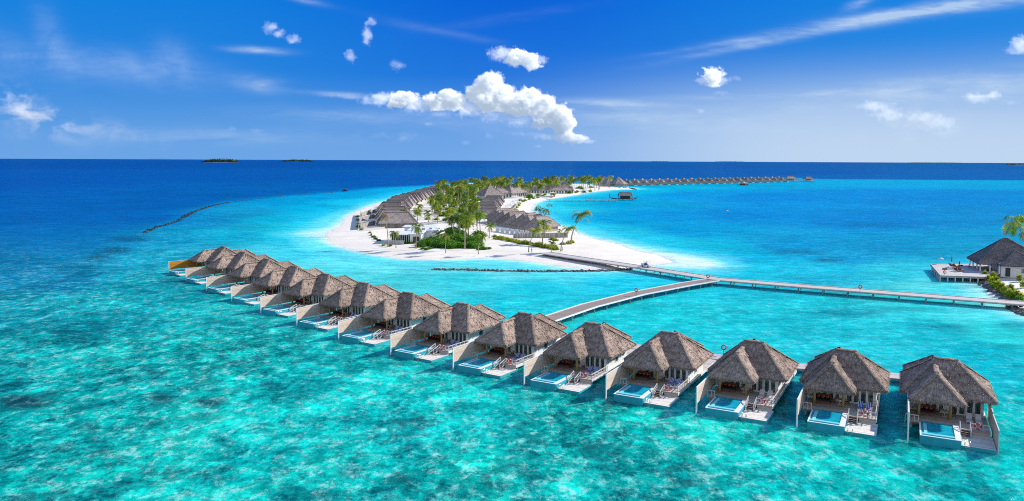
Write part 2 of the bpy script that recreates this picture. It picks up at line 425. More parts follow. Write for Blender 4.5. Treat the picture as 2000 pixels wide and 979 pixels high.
# ------------------------------------------------------------------ over-water villa
def build_villa(right='rail', ochre=False):
    r = empty('overwater_villa')
    # main roof, porch roof, rear roof
    hip_roof('roof', M['thatch'], r, -2.3, 9.3, 10.1, 21.2, 3.87, 2.1, 4.7, 16.0, 16.0, 7.83)
    mb = MB(); ez, rz = 3.93, 7.05
    A, B, ap, bk = (-1.3, 6.5, ez), (5.3, 6.5, ez), (2.0, 10.4, rz), (2.0, 14.9, rz)
    Cl, Cr = (-1.3, 10.3, ez), (5.3, 10.3, ez)
    P = [(A, B, ap, ap), (B, Cr, bk, ap), (Cl, A, ap, bk)]
    for i, q in enumerate(P): roof_plane(mb, *q, uo=i*5.1, n=12, mm=9)
    tufts(mb, P, 2.5)
    ridge_roll(mb, A, ap, .26); ridge_roll(mb, B, ap, .26); ridge_roll(mb, ap, bk, .26, n=5)
    mb.obj('porch_roof', M['thatch'], r)
    hip_roof('rear_roof', M['thatch'], r, -1.9, 5.9, 20.2, 27.4, 3.5, 1.9, 2.1, 18.5, 23.8, 6.3, skip='f', dens=2)
    # walls
    w = MB(); w.box(-1.35, 7.9, 11.7, 20.3, 1.0, 4.3); w.obj('wall', M['white_wall'], r)
    w = MB(); w.box(-1.0, 5.0, 20.3, 26.4, 1.0, 3.9); w.obj('rear_wall', M['white_wall'], r)
    # glazed doors
    for x0, x1 in [(.75+.82*k, .75+.82*k+.78) for k in range(3)] + [(3.95+.93*k, 3.95+.93*k+.89) for k in range(4)]:
        d = MB(); y = 11.62
        d.box(x0, x0+.13, y, y+.08, 1.05, 3.5); d.box(x1-.13, x1, y, y+.08, 1.05, 3.5)
        d.box(x0+.13, x1-.13, y, y+.08, 1.05, 1.25); d.box(x0+.13, x1-.13, y, y+.08, 3.38, 3.5)
        f = d.obj('glass_door', M['white'], r)
        g = MB(); g.box(x0+.13, x1-.13, y+.05, y+.07, 1.25, 3.38); g.obj('pane', M['glass'], f)
    # side window and bathroom opening on the right wall
    d = MB(); d.box(7.9, 7.96, 15.2, 15.3, 1.6, 3.5); d.box(7.9, 7.96, 16.5, 16.6, 1.6, 3.5); d.box(7.9, 7.96, 15.3, 16.5, 1.6, 1.7); d.box(7.9, 7.96, 15.3, 16.5, 3.4, 3.5)
    f = d.obj('window', M['white'], r); g = MB(); g.box(7.9, 7.93, 15.3, 16.5, 1.7, 3.4); g.obj('pane', M['glass'], f)
    # deck
    d = MB(); d.box(-1.25, 8.15, 6.35, 27.9, .80, 1.0); d.box(4.62, 8.15, 5.5, 6.35, .80, 1.0); d.box(-1.25, .0, 5.6, 6.35, .8, 1.0)
    d.obj('deck', M['deck'], r)
    d = MB(); d.box(-1.25, 8.2, 26.0, 27.95, .5, .79); d.box(8.15, 8.27, 5.45, 26, .62, 1.02); d.obj('edge_beam', M['white'], r)
    d = MB(); d.box(6.05, 8.15, 5.42, 5.5, .1, .99); d.obj('deck_front_boards', M['riser'], r)
    # swimming pool
    p = MB()
    p.box(0, 4.55, 0, .16, -.12, 1.1); p.box(0, .16, .16, 6.3, -.12, 1.1); p.box(4.35, 4.6, .16, 6.3, .1, 1.1); p.box(.16, 4.35, 6.1, 6.3, .1, 1.06)
    p.box(.16, 4.35, .16, 6.1, -.12, .3)
    po = p.obj('pool', M['pool_side'], r)
    c = MB(); c.box(-.03, 4.62, -.03, .19, 1.1, 1.14); c.box(-.03, .17, .19, 5.6, 1.1, 1.14); c.box(3.95, 4.62, .19, 6.25, 1.1, 1.14)
    c.obj('coping', M['white'], po)
    c = MB(); c.box(.17, .6, .19, 1.2, .99, 1.02); c.box(.17, 3.95, .75, 1.25, 1.03, 1.16); c.box(.45, .85, 1.25, 5.2, 1.03, 1.16); c.obj('inner_kerb', M['pool_tile'], po)
    g = MB(); g.box(.16, 3.95, .19, 6.1, .9, 1.05); g.obj('pool_water', M['pool'], po)
    # swim platform
    s = MB(); s.box(4.63, 8.4, .45, 5.40, .3, .42)
    sp_ = s.obj('swim_platform', M['platform'], r)
    e = MB(); e.box(4.63, 8.4, .38, .45, -.15, .41); e.box(8.4, 8.46, .38, 5.4, -.15, .41); e.obj('platform_edge', M['beam'], sp_)
    # stairs between deck and platform
    st = MB()
    for k in range(4): st.box(4.78, 5.85, 5.35-.42*k, 5.72-.42*k, .86-.14*k, .92-.14*k)
    so_ = st.obj('stair', M['tread'], r)
    h = MB()
    for x in (4.74, 5.9):
        h.bar((x, 5.9, 1.9), (x, 3.9, 1.32), .07, .12); h.bar((x, 5.9, 1.0), (x, 5.9, 1.9), .09); h.bar((x, 3.9, .42), (x, 3.9, 1.32), .09)
        h.bar((x, 5.75, .93), (x, 3.85, .42), .06, .22); h.bar((x, 4.9, .7), (x, 4.9, 1.6), .06)
        h.bar((x, 5.9, 1.45), (x, 3.9, .87), .05)
    h.obj('handrail', M['rail'], so_)
    # railings
    q = MB()
    q.bar((5.9, 5.6, 1.85), (8.1, 5.6, 1.85), .07, .1); q.bar((5.9, 5.6, 1.35), (8.1, 5.6, 1.35), .04)
    for x in (6.6, 7.35, 8.1): q.bar((x, 5.6, 1.0), (x, 5.6, 1.85), .07)
    q.obj('front_railing', M['rail'], r)
    if right == 'rail':
        q = MB(); q.bar((8.1, 5.6, 1.88), (8.1, 11.6, 1.88), .08, .12)
        for y in (5.6, 6.8, 8.0, 9.2, 10.4, 11.6): q.bar((8.1, y, 1.0), (8.1, y, 1.88), .08)
        q.bar((8.1, 5.6, 1.4), (8.1, 11.6, 1.4), .05)
        q.obj('side_railing', M['rail'], r)
    q = MB(); q.bar((-1.7, 5.7, 1.95), (-.1, 5.7, 1.95), .08, .1); q.bar((-1.7, 5.7, 1.2), (-.1, 5.7, 1.2), .05)
    for x in (-1.7, -1.15, -.6, -.1): q.bar((x, 5.7, .8), (x, 5.7, 1.95), .07)
    q.obj('pool_gate', M['rail'], r)
    # left privacy screen
    q = MB(); q.box(-1.42, -1.36, .5, 11.6, 1.3, 3.72)
    q = q.obj('privacy_screen', M['screen_ochre' if ochre else 'screen'], r)
    c = MB(); c.box(-1.46, -1.28, .28, .46, -.8, 3.84); c.box(-1.46, -1.3, .46, 11.6, 3.72, 3.80); c.box(-1.46, -1.43, .46, 11.6, 1.3, 3.72); c.obj('screen_frame', M['white'], q)
    if right == 'screen':
        q = MB(); q.box(8.5, 8.58, .5, 7.3, .0, 2.95); q.box(8.5, 8.58, 7.3, 13.5, .6, 3.2)
        q = q.obj('privacy_screen', M['screen'], r)
        c = MB(); c.box(8.49, 8.62, .36, .5, -.3, 3.02); c.box(8.48, 8.6, .5, 7.25, 2.95, 3.02); c.box(8.48, 8.6, 7.25, 13.5, 3.2, 3.27); c.obj('screen_frame', M['rail'], q)
    # porch columns
    for x, y in ((-.05, 8.5), (3.75, 8.9)):
        c = MB(); c.tube([(x, y, 1), (x+.03, y, 2.5), (x, y, 4.9)], [.21, .19, .18], 10); c.obj('column', M['wood'], r, True)
    # bathing ladder
    l = MB()
    for x in (5.0, 5.55):
        l.tube([(x, .9, .42), (x, .9, .95), (x, .65, 1.05), (x, .3, .95), (x, .27, .3), (x, .27, -.9)], .035, 6)
    for k in range(4): l.tube([(5.0, .27, -.1+.3*k-.5), (5.55, .27, -.1+.3*k-.5)], .03, 6)
    l.obj('ladder', M['metal'], r, True)
    for x, y, z in [(.6, .7, 0), (4.0, .7, 0), (7.6, 1.1, .3), (4.9, 1.2, .3), (7.9, 6.2, .85), (-.9, 6.4, .85), (7.9, 12, .85), (7.9, 17, .85), (-1, 14, .85), (7.9, 22, .85), (7.5, 27, .85), (-1, 22, .85), (0, 27, .85), (3.5, 7.5, .85)]:
        c = MB(); c.tube([(x, y, -.9), (x, y, z)], .15, 8); c.obj('stilt', M['stilt'], r, True)
    return r
VILLA = [(1.457, 2.652, -.469), (1.109, 2.792, -.481), (.766, 2.947, -.503), (.427, 3.119, -.515), (.085, 3.316, -.546), (-.252, 3.558, -.579), (-.595, 3.83, -.594),
         (-.937, 4.158, -.588), (-1.272, 4.519, -.61), (-1.613, 4.895, -.611), (-1.95, 5.29, -.667), (-2.296, 5.712, -.707), (-2.649, 6.165, -.758), (-2.982, 6.593, -.821)]
ORD = ['rightmost', 'second', 'third', 'fourth', 'fifth', 'sixth', 'seventh', 'eighth', 'ninth', 'tenth', 'eleventh', 'twelfth', 'thirteenth', 'leftmost']
def which(i): return 'rightmost overwater villa' if i == 0 else 'leftmost overwater villa' if i == 13 else f'{ORD[i]} overwater villa from the right'
VM = []
for i, (x, y, a) in enumerate(VILLA):
    VM.append(Matrix.Translation((x*H, y*H, 0)) @ Matrix.Rotation(a, 4, 'Z'))
def vloc(i, x, y, z): return VM[i] @ Vector((x, y, z))
G_V = 'thatched villas in the near overwater row'
v1 = build_villa('screen'); v14 = build_villa('rail', True)
VP = Proto(lambda: build_villa('rail'))
for i, (x, y, a) in enumerate(VILLA):
    loc = (x*H, y*H, 0)
    if i == 0: place(v1, True, loc, a, 'rightmost overwater villa in the near row, a board screen along its right edge', 'villa', G_V)
    elif i == 13: place(v14, True, loc, a, 'leftmost overwater villa in the near row, with an ochre board screen', 'villa', G_V)
    else: VP.put(loc, a, f'grey thatched overwater villa with pool, {ORD[i]} from the right in the near row', 'villa', G_V)

# ---- things standing on the villa decks
def build_lifebuoy():
    r = empty('lifebuoy'); b_ = MB(); b_.torus((0, 0, 0), .36, .1, 'Y'); b_.obj('ring', M['red'], r, True)
    for k in range(4):
        th = PI/4+k*PI/2; s = MB(); pts = [(.36*math.cos(th+d), 0, .36*math.sin(th+d)) for d in (-.16, 0, .16)]
        s.tube(pts, .115, 8); s.obj('band', M['white'], r, True)
    return r
def build_lounger(cover='stripe'):
    r = empty('sun_lounger'); f = MB()
    f.box(-.36, .36, -.95, .25, .28, .34); f.obj('frame', M['white'], r)
    for x in (-.3, .3):
        for y in (-.85, .8): l = MB(); l.bar((x, y, 0), (x, y, .28), .06); l.obj('leg', M['white'], r)
    c = MB(); c.box(-.34, .34, -.94, .24, .35, .45); c.obj('mattress', M[cover], r)
    k = MB(); k.bar((0, .2, .4), (0, .95, .95), .68, .12); k.obj('backrest', M[cover], r)
    if cover == 'stripe':
        t_ = MB(); t_.box(-.2, .2, -.55, -.25, .455, .53); t_.obj('towel', M['magenta'], r)
    return r
def build_daybed():
    r = empty('daybed'); f = MB(); f.box(-1.0, 1.0, -.75, .75, 0, .35); f.box(-1.12, -1.0, -.8, .8, 0, .8); f.box(-1.0, 1.05, .75, .85, 0, 1.0); f.obj('frame', M['teak'], r)
    m_ = MB(); m_.box(-.97, .97, -.72, .72, .36, .58); m_.obj('mattress', M['navy'], r)
    for x in (-.65, 0, .6):
        p = MB(); p.ball((x, .3, .74), (.24, .13, .17)); p.obj('pillow', M['orange'], r, True)
    return r
def build_table():
    r = empty('dining_table'); t_ = MB(); t_.tube([(0, 0, .72), (0, 0, .77)], .5, 16); t_.obj('tabletop', M['rail'], r)
    l = MB(); l.tube([(0, 0, .05), (0, 0, .72)], .06, 8); l.tube([(0, 0, 0), (0, 0, .05)], .28, 12); l.obj('pedestal', M['rail'], r)
    return r
def build_chair():
    r = empty('patio_chair'); s = MB(); s.box(-.27, .27, -.27, .27, .4, .48); s.obj('seat', M['teak'], r)
    b_ = MB(); b_.bar((-.27, .25, .85), (.27, .25, .85), .05, .12); b_.bar((-.27, .25, .65), (.27, .25, .65), .04, .08)
    for x in (-.2, 0, .2): b_.bar((x, .25, .48), (x, .27, .88), .05)
    b_.obj('backrest', M['teak'], r)
    for x in (-.24, .24):
        for y in (-.24, .24): l = MB(); l.bar((x, y, 0), (x, y, .65 if y < 0 else .9), .05); l.obj('leg', M['teak'], r)
        a = MB(); a.bar((x, -.26, .66), (x, .26, .66), .06, .04); a.obj('armrest', M['teak'], r)
    return r
PB, PL, PG, PD, PT, PC = Proto(build_lifebuoy), Proto(build_lounger), Proto(lambda: build_lounger('rail')), Proto(build_daybed), Proto(build_table), Proto(build_chair)
for i in range(11):
    a = VILLA[i][2]; w = which(i)
    if i < 9: PB.put(vloc(i, 6.75, 5.5, 1.62), a, f'red and white lifebuoy on the deck railing of the {w}', 'lifebuoy', 'lifebuoys on the villa deck railings')
    if i < 9:
        for k, x in enumerate((6.0, 7.1)):
            side = ('left', 'right')[k]
            (PG if i in (0, 2) else PL).put(vloc(i, x, 9.0, 1.0), a, f'{side} {"grey" if i in (0, 2) else "blue striped"} sun lounger on the deck of the {w}', 'sun lounger', 'sun loungers on the villa decks')
    PD.put(vloc(i, .95, 10.3, 1.0), a, f'navy daybed with orange pillows under the porch of the {w}', 'daybed', 'daybeds under the villa porches')
    if i < 10:
        PT.put(vloc(i, 3.15, 10.3, 1.0), a, f'small round table under the porch of the {w}', 'table', 'round tables under the villa porches')
        PC.put(vloc(i, 2.3, 10.4, 1.0), a+1.4, f'left wooden armchair at the porch table of the {w}', 'chair', 'armchairs under the villa porches')
        PC.put(vloc(i, 4.2, 10.5, 1.0), a-1.2, f'right wooden armchair at the porch table of the {w}', 'chair', 'armchairs under the villa porches')

# ------------------------------------------------------------------ jetties
def ribbon(mb, pts, w, z0, z1, off=0.0):
    pts = [Vector((p[0], p[1], 0)) for p in pts]; n = len(pts); L = []; R = []
    for i, p in enumerate(pts):
        a = (pts[i]-pts[i-1]).normalized() if i else None; b_ = (pts[i+1]-pts[i]).normalized() if i < n-1 else None
        d = ((a or b_)+(b_ or a)).normalized(); s = Vector((-d.y, d.x, 0))
        k = 1/max(.5, s.dot(Vector((-(a or b_).y, (a or b_).x, 0))))
        L.append(p+s*(off+w/2)*k); R.append(p+s*(off-w/2)*k)
    for i in range(n-1):
        l0, l1, r0, r1 = L[i], L[i+1], R[i], R[i+1]
        z = lambda v, h: (v.x, v.y, h)
        mb.face([z(r0, z1), z(r1, z1), z(l1, z1), z(l0, z1)]); mb.face([z(l0, z0), z(l1, z0), z(r1, z0), z(r0, z0)])
        mb.face([z(r0, z0), z(r1, z0), z(r1, z1), z(r0, z1)]); mb.face([z(l1, z0), z(l0, z0), z(l0, z1), z(l1, z1)])
    for i, k in ((0, 0), (n-1, 1)):
        q = [(R[i].x, R[i].y, z0), (L[i].x, L[i].y, z0), (L[i].x, L[i].y, z1), (R[i].x, R[i].y, z1)]
        mb.face(q if k else q[::-1])
def along(pts, step, start=0.0):
    pts = [Vector((p[0], p[1], 0)) for p in pts]; out = []; d = start
    for a, b_ in zip(pts, pts[1:]):
        L = (b_-a).length; u = (b_-a)/L
        while d < L: out.append((a+u*d, math.atan2(u.y, u.x))); d += step
        d -= L
    return out
def build_bent(w, z, mat):
    def f(parent=None):
        m_ = MB()
        for s in (-1, 1): m_.tube([(0, s*(w/2-.5), -1.2), (0, s*(w/2-.5), z-.2)], .17, 8)
        m_.box(-.18, .18, -w/2+.05, w/2-.05, z-.45, z-.18)
        return m_.mesh('stilt', mat)
    return f()
def jetty(label, cat, pts, w, z, mdeck, kerb, step, group=None, thick=.28, kerbmat='white'):
    r = empty('jetty', (pts[0][0], pts[0][1], 0), 0, label, cat, group)
    o0 = Vector((pts[0][0], pts[0][1], 0)); loc = [Vector((p[0], p[1], 0))-o0 for p in pts]
    d = MB(); ribbon(d, loc, w, z-.08, z); d.obj('deck', mdeck, r)
    b_ = MB(); ribbon(b_, loc, w-.3, z-.08-thick, z-.085); b_.obj('beam', M['concrete'], r)
    if kerb:
        for s in (-1, 1): k = MB(); ribbon(k, loc, .28, z-.15, z+.14, s*(w/2+.13)); k.obj('kerb', M[kerbmat], r)
    me = build_bent(w, z-.1, M['stilt'])
    for p, a in along(loc, step, step*.5):
        q = bpy.data.objects.new('stilt', me); COL.objects.link(q); q.parent = r; q.location = p; q.rotation_euler = (0, 0, a)
    return r
JZ = 1.5
main_path = [G(1062, 493.5, JZ), G(1140, 505.5, JZ), G(1260, 523, JZ), G(1400, 545, JZ), G(1600, 561.5, JZ), G(1800, 577, JZ), G(2010, 593.5, JZ), G(2150, 605, JZ)]
jetty('long pale boardwalk jetty from the sand island to the right shore', 'jetty', main_path, 5.0, JZ, M['jetty'], True, 6.2, kerbmat='rail')
walk = [vloc(i, 3.4, 30.2, 0) for i in range(14)]
walk = [vloc(0, 8, 30, 0)] + walk + [vloc(13, -3, 30, 0)]
br_end = walk[6].lerp(walk[7], .25)
br = [G(1392, 546.5, JZ), G(1340, 555, JZ), G(1245, 573, JZ), G(1150, 597, JZ), G(1072, 623, JZ)]
dirn = (br[-1]-br[-2]).normalized(); br.append(Vector((br[-1].x+dirn.x*10, br[-1].y+dirn.y*10, 0)))
jetty('brown boardwalk with white kerbs running from the long jetty to the villa row', 'jetty', br, 4.2, JZ-.01, M['jetty_brown'], True, 5.5)
jetty('pale boardwalk running behind the near row of overwater villas', 'boardwalk', [(p.x, p.y) for p in walk], 3.6, .98, M['jetty'], False, 6.5)
def build_buoy_post():
    r = empty('lifebuoy_post'); p = MB(); p.tube([(0, 0, 0), (0, 0, 1.9)], .05, 6); p.obj('post', M['dark'], r)
    b_ = MB(); b_.torus((0, -.12, 1.5), .42, .11, 'Y'); b_.obj('ring', M['red'], r, True)
    q = MB(); q.box(-.05, .05, -.1, -.06, 1.1, 1.9); q.obj('plate', M['white'], r)
    return r
PP = Proto(build_buoy_post)
for px, py, z, lab in [(1679, 571, JZ, 'lifebuoy on a post halfway along the right part of the long jetty'), (1382, 549.5, JZ, 'lifebuoy on a post where the brown boardwalk meets the long jetty'), (1242, 577.5, JZ, 'lifebuoy on a post midway along the brown boardwalk')]:
    PP.put(G(px, py, z), 0, lab, 'lifebuoy', 'lifebuoy posts on the jetties')
PP.put(vloc(2, -4.9, 31.3, .98), 0, 'lifebuoy on a post on the boardwalk between the third and fourth villas from the right', 'lifebuoy', 'lifebuoy posts on the jetties')

# ------------------------------------------------------------------ sand island
def poly(pxs): 
    return [(G(x, y).x, G(x, y).y) for x, y in pxs]
ISL = poly([(638, 460), (645, 475), (682, 487), (732, 498), (790, 506), (870, 507), (945, 504), (995, 507), (1045, 512), (1107, 521), (1160, 526), (1214, 526.5), (1262, 520), (1310, 513), (1300, 505), (1279, 498), (1232, 486), (1186, 473), (1149, 464), (1124, 453),
            (1094, 441), (1067, 435), (1047, 424), (1036, 411), (1042, 398), (1066, 390), (1086, 387), (1122, 381.6), (1140, 377.4), (1164, 374.2), (1186, 371.6), (1212, 370.2), (1240, 369.8), (1236, 367.2), (1200, 365.5), (1170, 362), (1140, 360), (1100, 359), (1068, 361), (1050, 368), (1020, 366), (1000, 359), (950, 357), (900, 360), (866, 366),
            (831, 374), (804, 379.5), (776, 388), (740, 397), (712, 407), (692, 415), (678, 424), (671, 435), (660, 444), (646, 451)])
SPIT = poly([(1214, 527), (1262, 522), (1320, 522), (1395, 524), (1412, 518), (1395, 508), (1340, 499), (1290, 492), (1250, 484), (1180, 468), (1150, 480)])
SPITL = poly([(570, 457), (600, 462), (640, 470), (660, 480), (690, 440), (700, 415), (660, 428), (640, 442), (610, 450)])
RSL = poly([(1908, 546), (1915, 560), (1935, 578), (1962, 590), (1975, 598), (1990, 607), (2020, 622), (2150, 640), (2300, 560), (2300, 480), (2050, 488), (1990, 505), (1925, 522)])
def sdist(P, polyg):
    "signed distance, positive inside; P is (n,2)"
    q = np.array(polyg); d2 = np.full(len(P), 1e18); ins = np.zeros(len(P), bool)
    for a, b_ in zip(q, np.roll(q, -1, 0)):
        e = b_-a; w = P-a; t_ = np.clip((w@e)/(e@e), 0, 1); d2 = np.minimum(d2, ((w-t_[:, None]*e)**2).sum(1))
        c = ((a[1] <= P[:, 1]) & (b_[1] > P[:, 1])) | ((b_[1] <= P[:, 1]) & (a[1] > P[:, 1]))
        with np.errstate(divide='ignore', invalid='ignore'): xi = a[0]+(P[:, 1]-a[1])/(b_[1]-a[1])*e[0]
        ins ^= c & (P[:, 0] < xi)
    return np.sqrt(d2)*np.where(ins, 1, -1)
def fnoise(P, s, seed=0): return np.array([mnoise.fractal(Vector((x*s, y*s, seed)), 1.0, 2.0, 4) for x, y in P])
def terrain(name, polyg, dx, dy, top, slope, label=None):
    q = np.array(polyg); x0, y0 = q.min(0)-12; x1, y1 = q.max(0)+12
    nx, ny = int((x1-x0)/dx)+2, int((y1-y0)/dy)+2
    X, Y = np.meshgrid(x0+np.arange(nx)*dx, y0+np.arange(ny)*dy); P = np.stack([X.ravel(), Y.ravel()], 1)
    d = sdist(P, polyg)+fnoise(P, .06)*2.5
    z = np.where(d > 0, top*(1-np.exp(-d*slope/top)), d*slope)
    z = np.clip(z, -1.5, None)+np.where(d > 3, fnoise(P, .11, 5)*.12, 0)
    idx = -np.ones(len(P), int); faces = []; g = np.arange(nx*ny).reshape(ny, nx); zz = z.reshape(ny, nx)
    keep = (np.maximum.reduce([zz[:-1, :-1], zz[1:, :-1], zz[:-1, 1:], zz[1:, 1:]]) > -.6)
    jj, ii = np.nonzero(keep); F_ = np.stack([g[jj, ii], g[jj, ii+1], g[jj+1, ii+1], g[jj+1, ii]], 1)
    used = np.unique(F_); idx[used] = np.arange(len(used))
    me = bpy.data.meshes.new(name); me.from_pydata(np.column_stack([P[used], z[used]]).tolist(), [], idx[F_].tolist())
    me.materials.append(M['sand']); me.polygons.foreach_set('use_smooth', [True]*len(me.polygons))
    o = bpy.data.objects.new(name, me); COL.objects.link(o); o['kind'] = 'structure'; return o
terrain('sand_island', ISL, 2.5, 4, 1.3, .06)
terrain('sand_shore', RSL, 2, 3, 1.3, .07)

# ------------------------------------------------------------------ sea
CP = [  # place in the photo, colour of the water there, mottling by coral, deep chop
 (0, 322, 0, 86, 176, 0), (600, 322, 0, 86, 176, 0), (1200, 325, 0, 92, 176, 0), (2000, 327, 0, 99, 181, 0),
 (0, 350, 0, 94, 188, 0), (500, 345, 0, 96, 186, 0), (1000, 337, 0, 100, 182, 0), (1500, 338, 0, 96, 184, 0), (2000, 338, 0, 106, 190, 0), (1650, 346, 0, 106, 190, 0), (1990, 347, 0, 106, 190, 0), (1300, 341, 0, 98, 184, 0), (850, 350, 0, 96, 186, 0), (760, 360, 0, 99, 190, 0),
 (0, 430, 0, 104, 190, 0), (200, 430, 0, 106, 190, 0), (330, 405, 0, 106, 190, 0), (480, 375, 0, 106, 190, 0), (620, 366, 0, 106, 190, 0), (100, 480, 0, 106, 190, 0), (220, 465, 0, 106, 190, 0), (0, 510, 0, 100, 165, 0.1),
 (700, 376, 0, 165, 218, 0), (630, 386, 0, 160, 214, 0), (540, 395, 0, 155, 208, 0), (460, 410, 15, 153, 200, 0.1), (390, 430, 0, 140, 195, 0.2), (320, 465, 0, 151, 191, 0.3), (250, 500, 8, 158, 192, 0.5), (100, 545, 8, 139, 180, 0.7),
 (780, 372, 0, 175, 222, 0), (850, 365, 0, 160, 215, 0), (950, 352, 0, 120, 196, 0), (560, 430, 15, 178, 212, 0), (640, 405, 0, 178, 220, 0), (700, 395, 30, 195, 225, 0), (470, 460, 15, 173, 205, 0.15), (560, 460, 35, 198, 215, 0), (600, 440, 45, 208, 222, 0),
 (560, 495, 95, 211, 224, 0), (660, 510, 143, 228, 229, 0), (760, 520, 150, 228, 229, 0), (880, 520, 150, 228, 230, 0), (1000, 525, 150, 228, 230, 0), (1100, 532, 133, 228, 230, 0), (900, 545, 73, 213, 225, 0.05), (780, 545, 93, 216, 223, 0.1), (650, 535, 103, 218, 223, 0.05),
 (1050, 565, 28, 202, 221, 0.1), (1200, 550, 28, 202, 225, 0.05), (1300, 550, 28, 204, 225, 0.1), (1000, 600, 28, 204, 218, 0.25), (1150, 640, 28, 208, 218, 0.3), (1300, 620, 28, 210, 218, 0.3), (1450, 640, 28, 204, 216, 0.3), (1600, 620, 28, 202, 215, 0.3), (1800, 650, 28, 200, 213, 0.3), (1950, 640, 58, 217, 218, 0.1), (1900, 700, 0, 195, 212, 0.3),
 (200, 600, 8, 164, 180, 0.8), (50, 600, 8, 159, 176, 0.8), (400, 600, 8, 172, 183, 0.7), (60, 700, 8, 172, 176, 1), (250, 720, 8, 174, 176, 1), (450, 700, 8, 179, 180, 1), (650, 720, 8, 186, 190, 0.8), (780, 800, 8, 186, 190, 0.9), (550, 850, 8, 189, 190, 0.9), (300, 850, 8, 174, 173, 1), (60, 850, 8, 176, 176, 1), (100, 960, 8, 186, 183, 1), (600, 960, 8, 179, 178, 1), (900, 950, 8, 172, 170, 1), (1100, 850, 8, 176, 176, 1), (1300, 950, 8, 174, 173, 1), (1500, 900, 8, 182, 184, 0.9), (1750, 930, 8, 186, 188, 0.8), (1980, 940, 8, 192, 196, 0.8), (950, 780, 8, 189, 193, 0.8), (1980, 850, 8, 189, 198, 0.6), (340, 560, 8, 154, 173, 0.6),
 (1240, 374, 0, 185, 222, 0), (1300, 363, 0, 178, 218, 0), (1450, 361, 0, 165, 215, 0), (1600, 356, 0, 165, 215, 0), (1800, 357, 0, 165, 215, 0), (2000, 358, 0, 160, 210, 0), (1350, 380, 0, 152, 218, 0), (1500, 385, 0, 138, 214, 0), (1700, 380, 0, 138, 211, 0), (1900, 385, 0, 135, 206, 0),
 (1120, 400, 20, 190, 220, 0), (1080, 405, 60, 205, 225, 0), (1200, 400, 0, 165, 215, 0), (1200, 430, 0, 158, 212, 0), (1300, 420, 0, 152, 216, 0), (1450, 420, 0, 140, 212, 0), (1700, 430, 0, 130, 202, 0.05), (1900, 430, 0, 138, 202, 0.1), (1350, 450, 0, 158, 214, 0), (1160, 445, 30, 190, 220, 0), (1230, 465, 40, 195, 222, 0), (1290, 478, 30, 195, 222, 0), (1380, 490, 10, 185, 216, 0), (1450, 500, 0, 172, 210, 0.1), (1550, 480, 0, 150, 205, 0.15), (1650, 500, 0, 155, 205, 0.2), (1750, 480, 0, 150, 202, 0.1), (1600, 530, 28, 184, 213, 0.2), (1450, 530, 28, 197, 221, 0.1), (1750, 530, 48, 192, 211, 0.2), (1850, 490, 10, 160, 202, 0.1), (1960, 455, 10, 150, 200, 0.1), (1850, 560, 118, 222, 218, 0.1), (1900, 570, 148, 222, 218, 0), (1800, 590, 58, 207, 215, 0.1), (1950, 610, 118, 222, 218, 0),
]
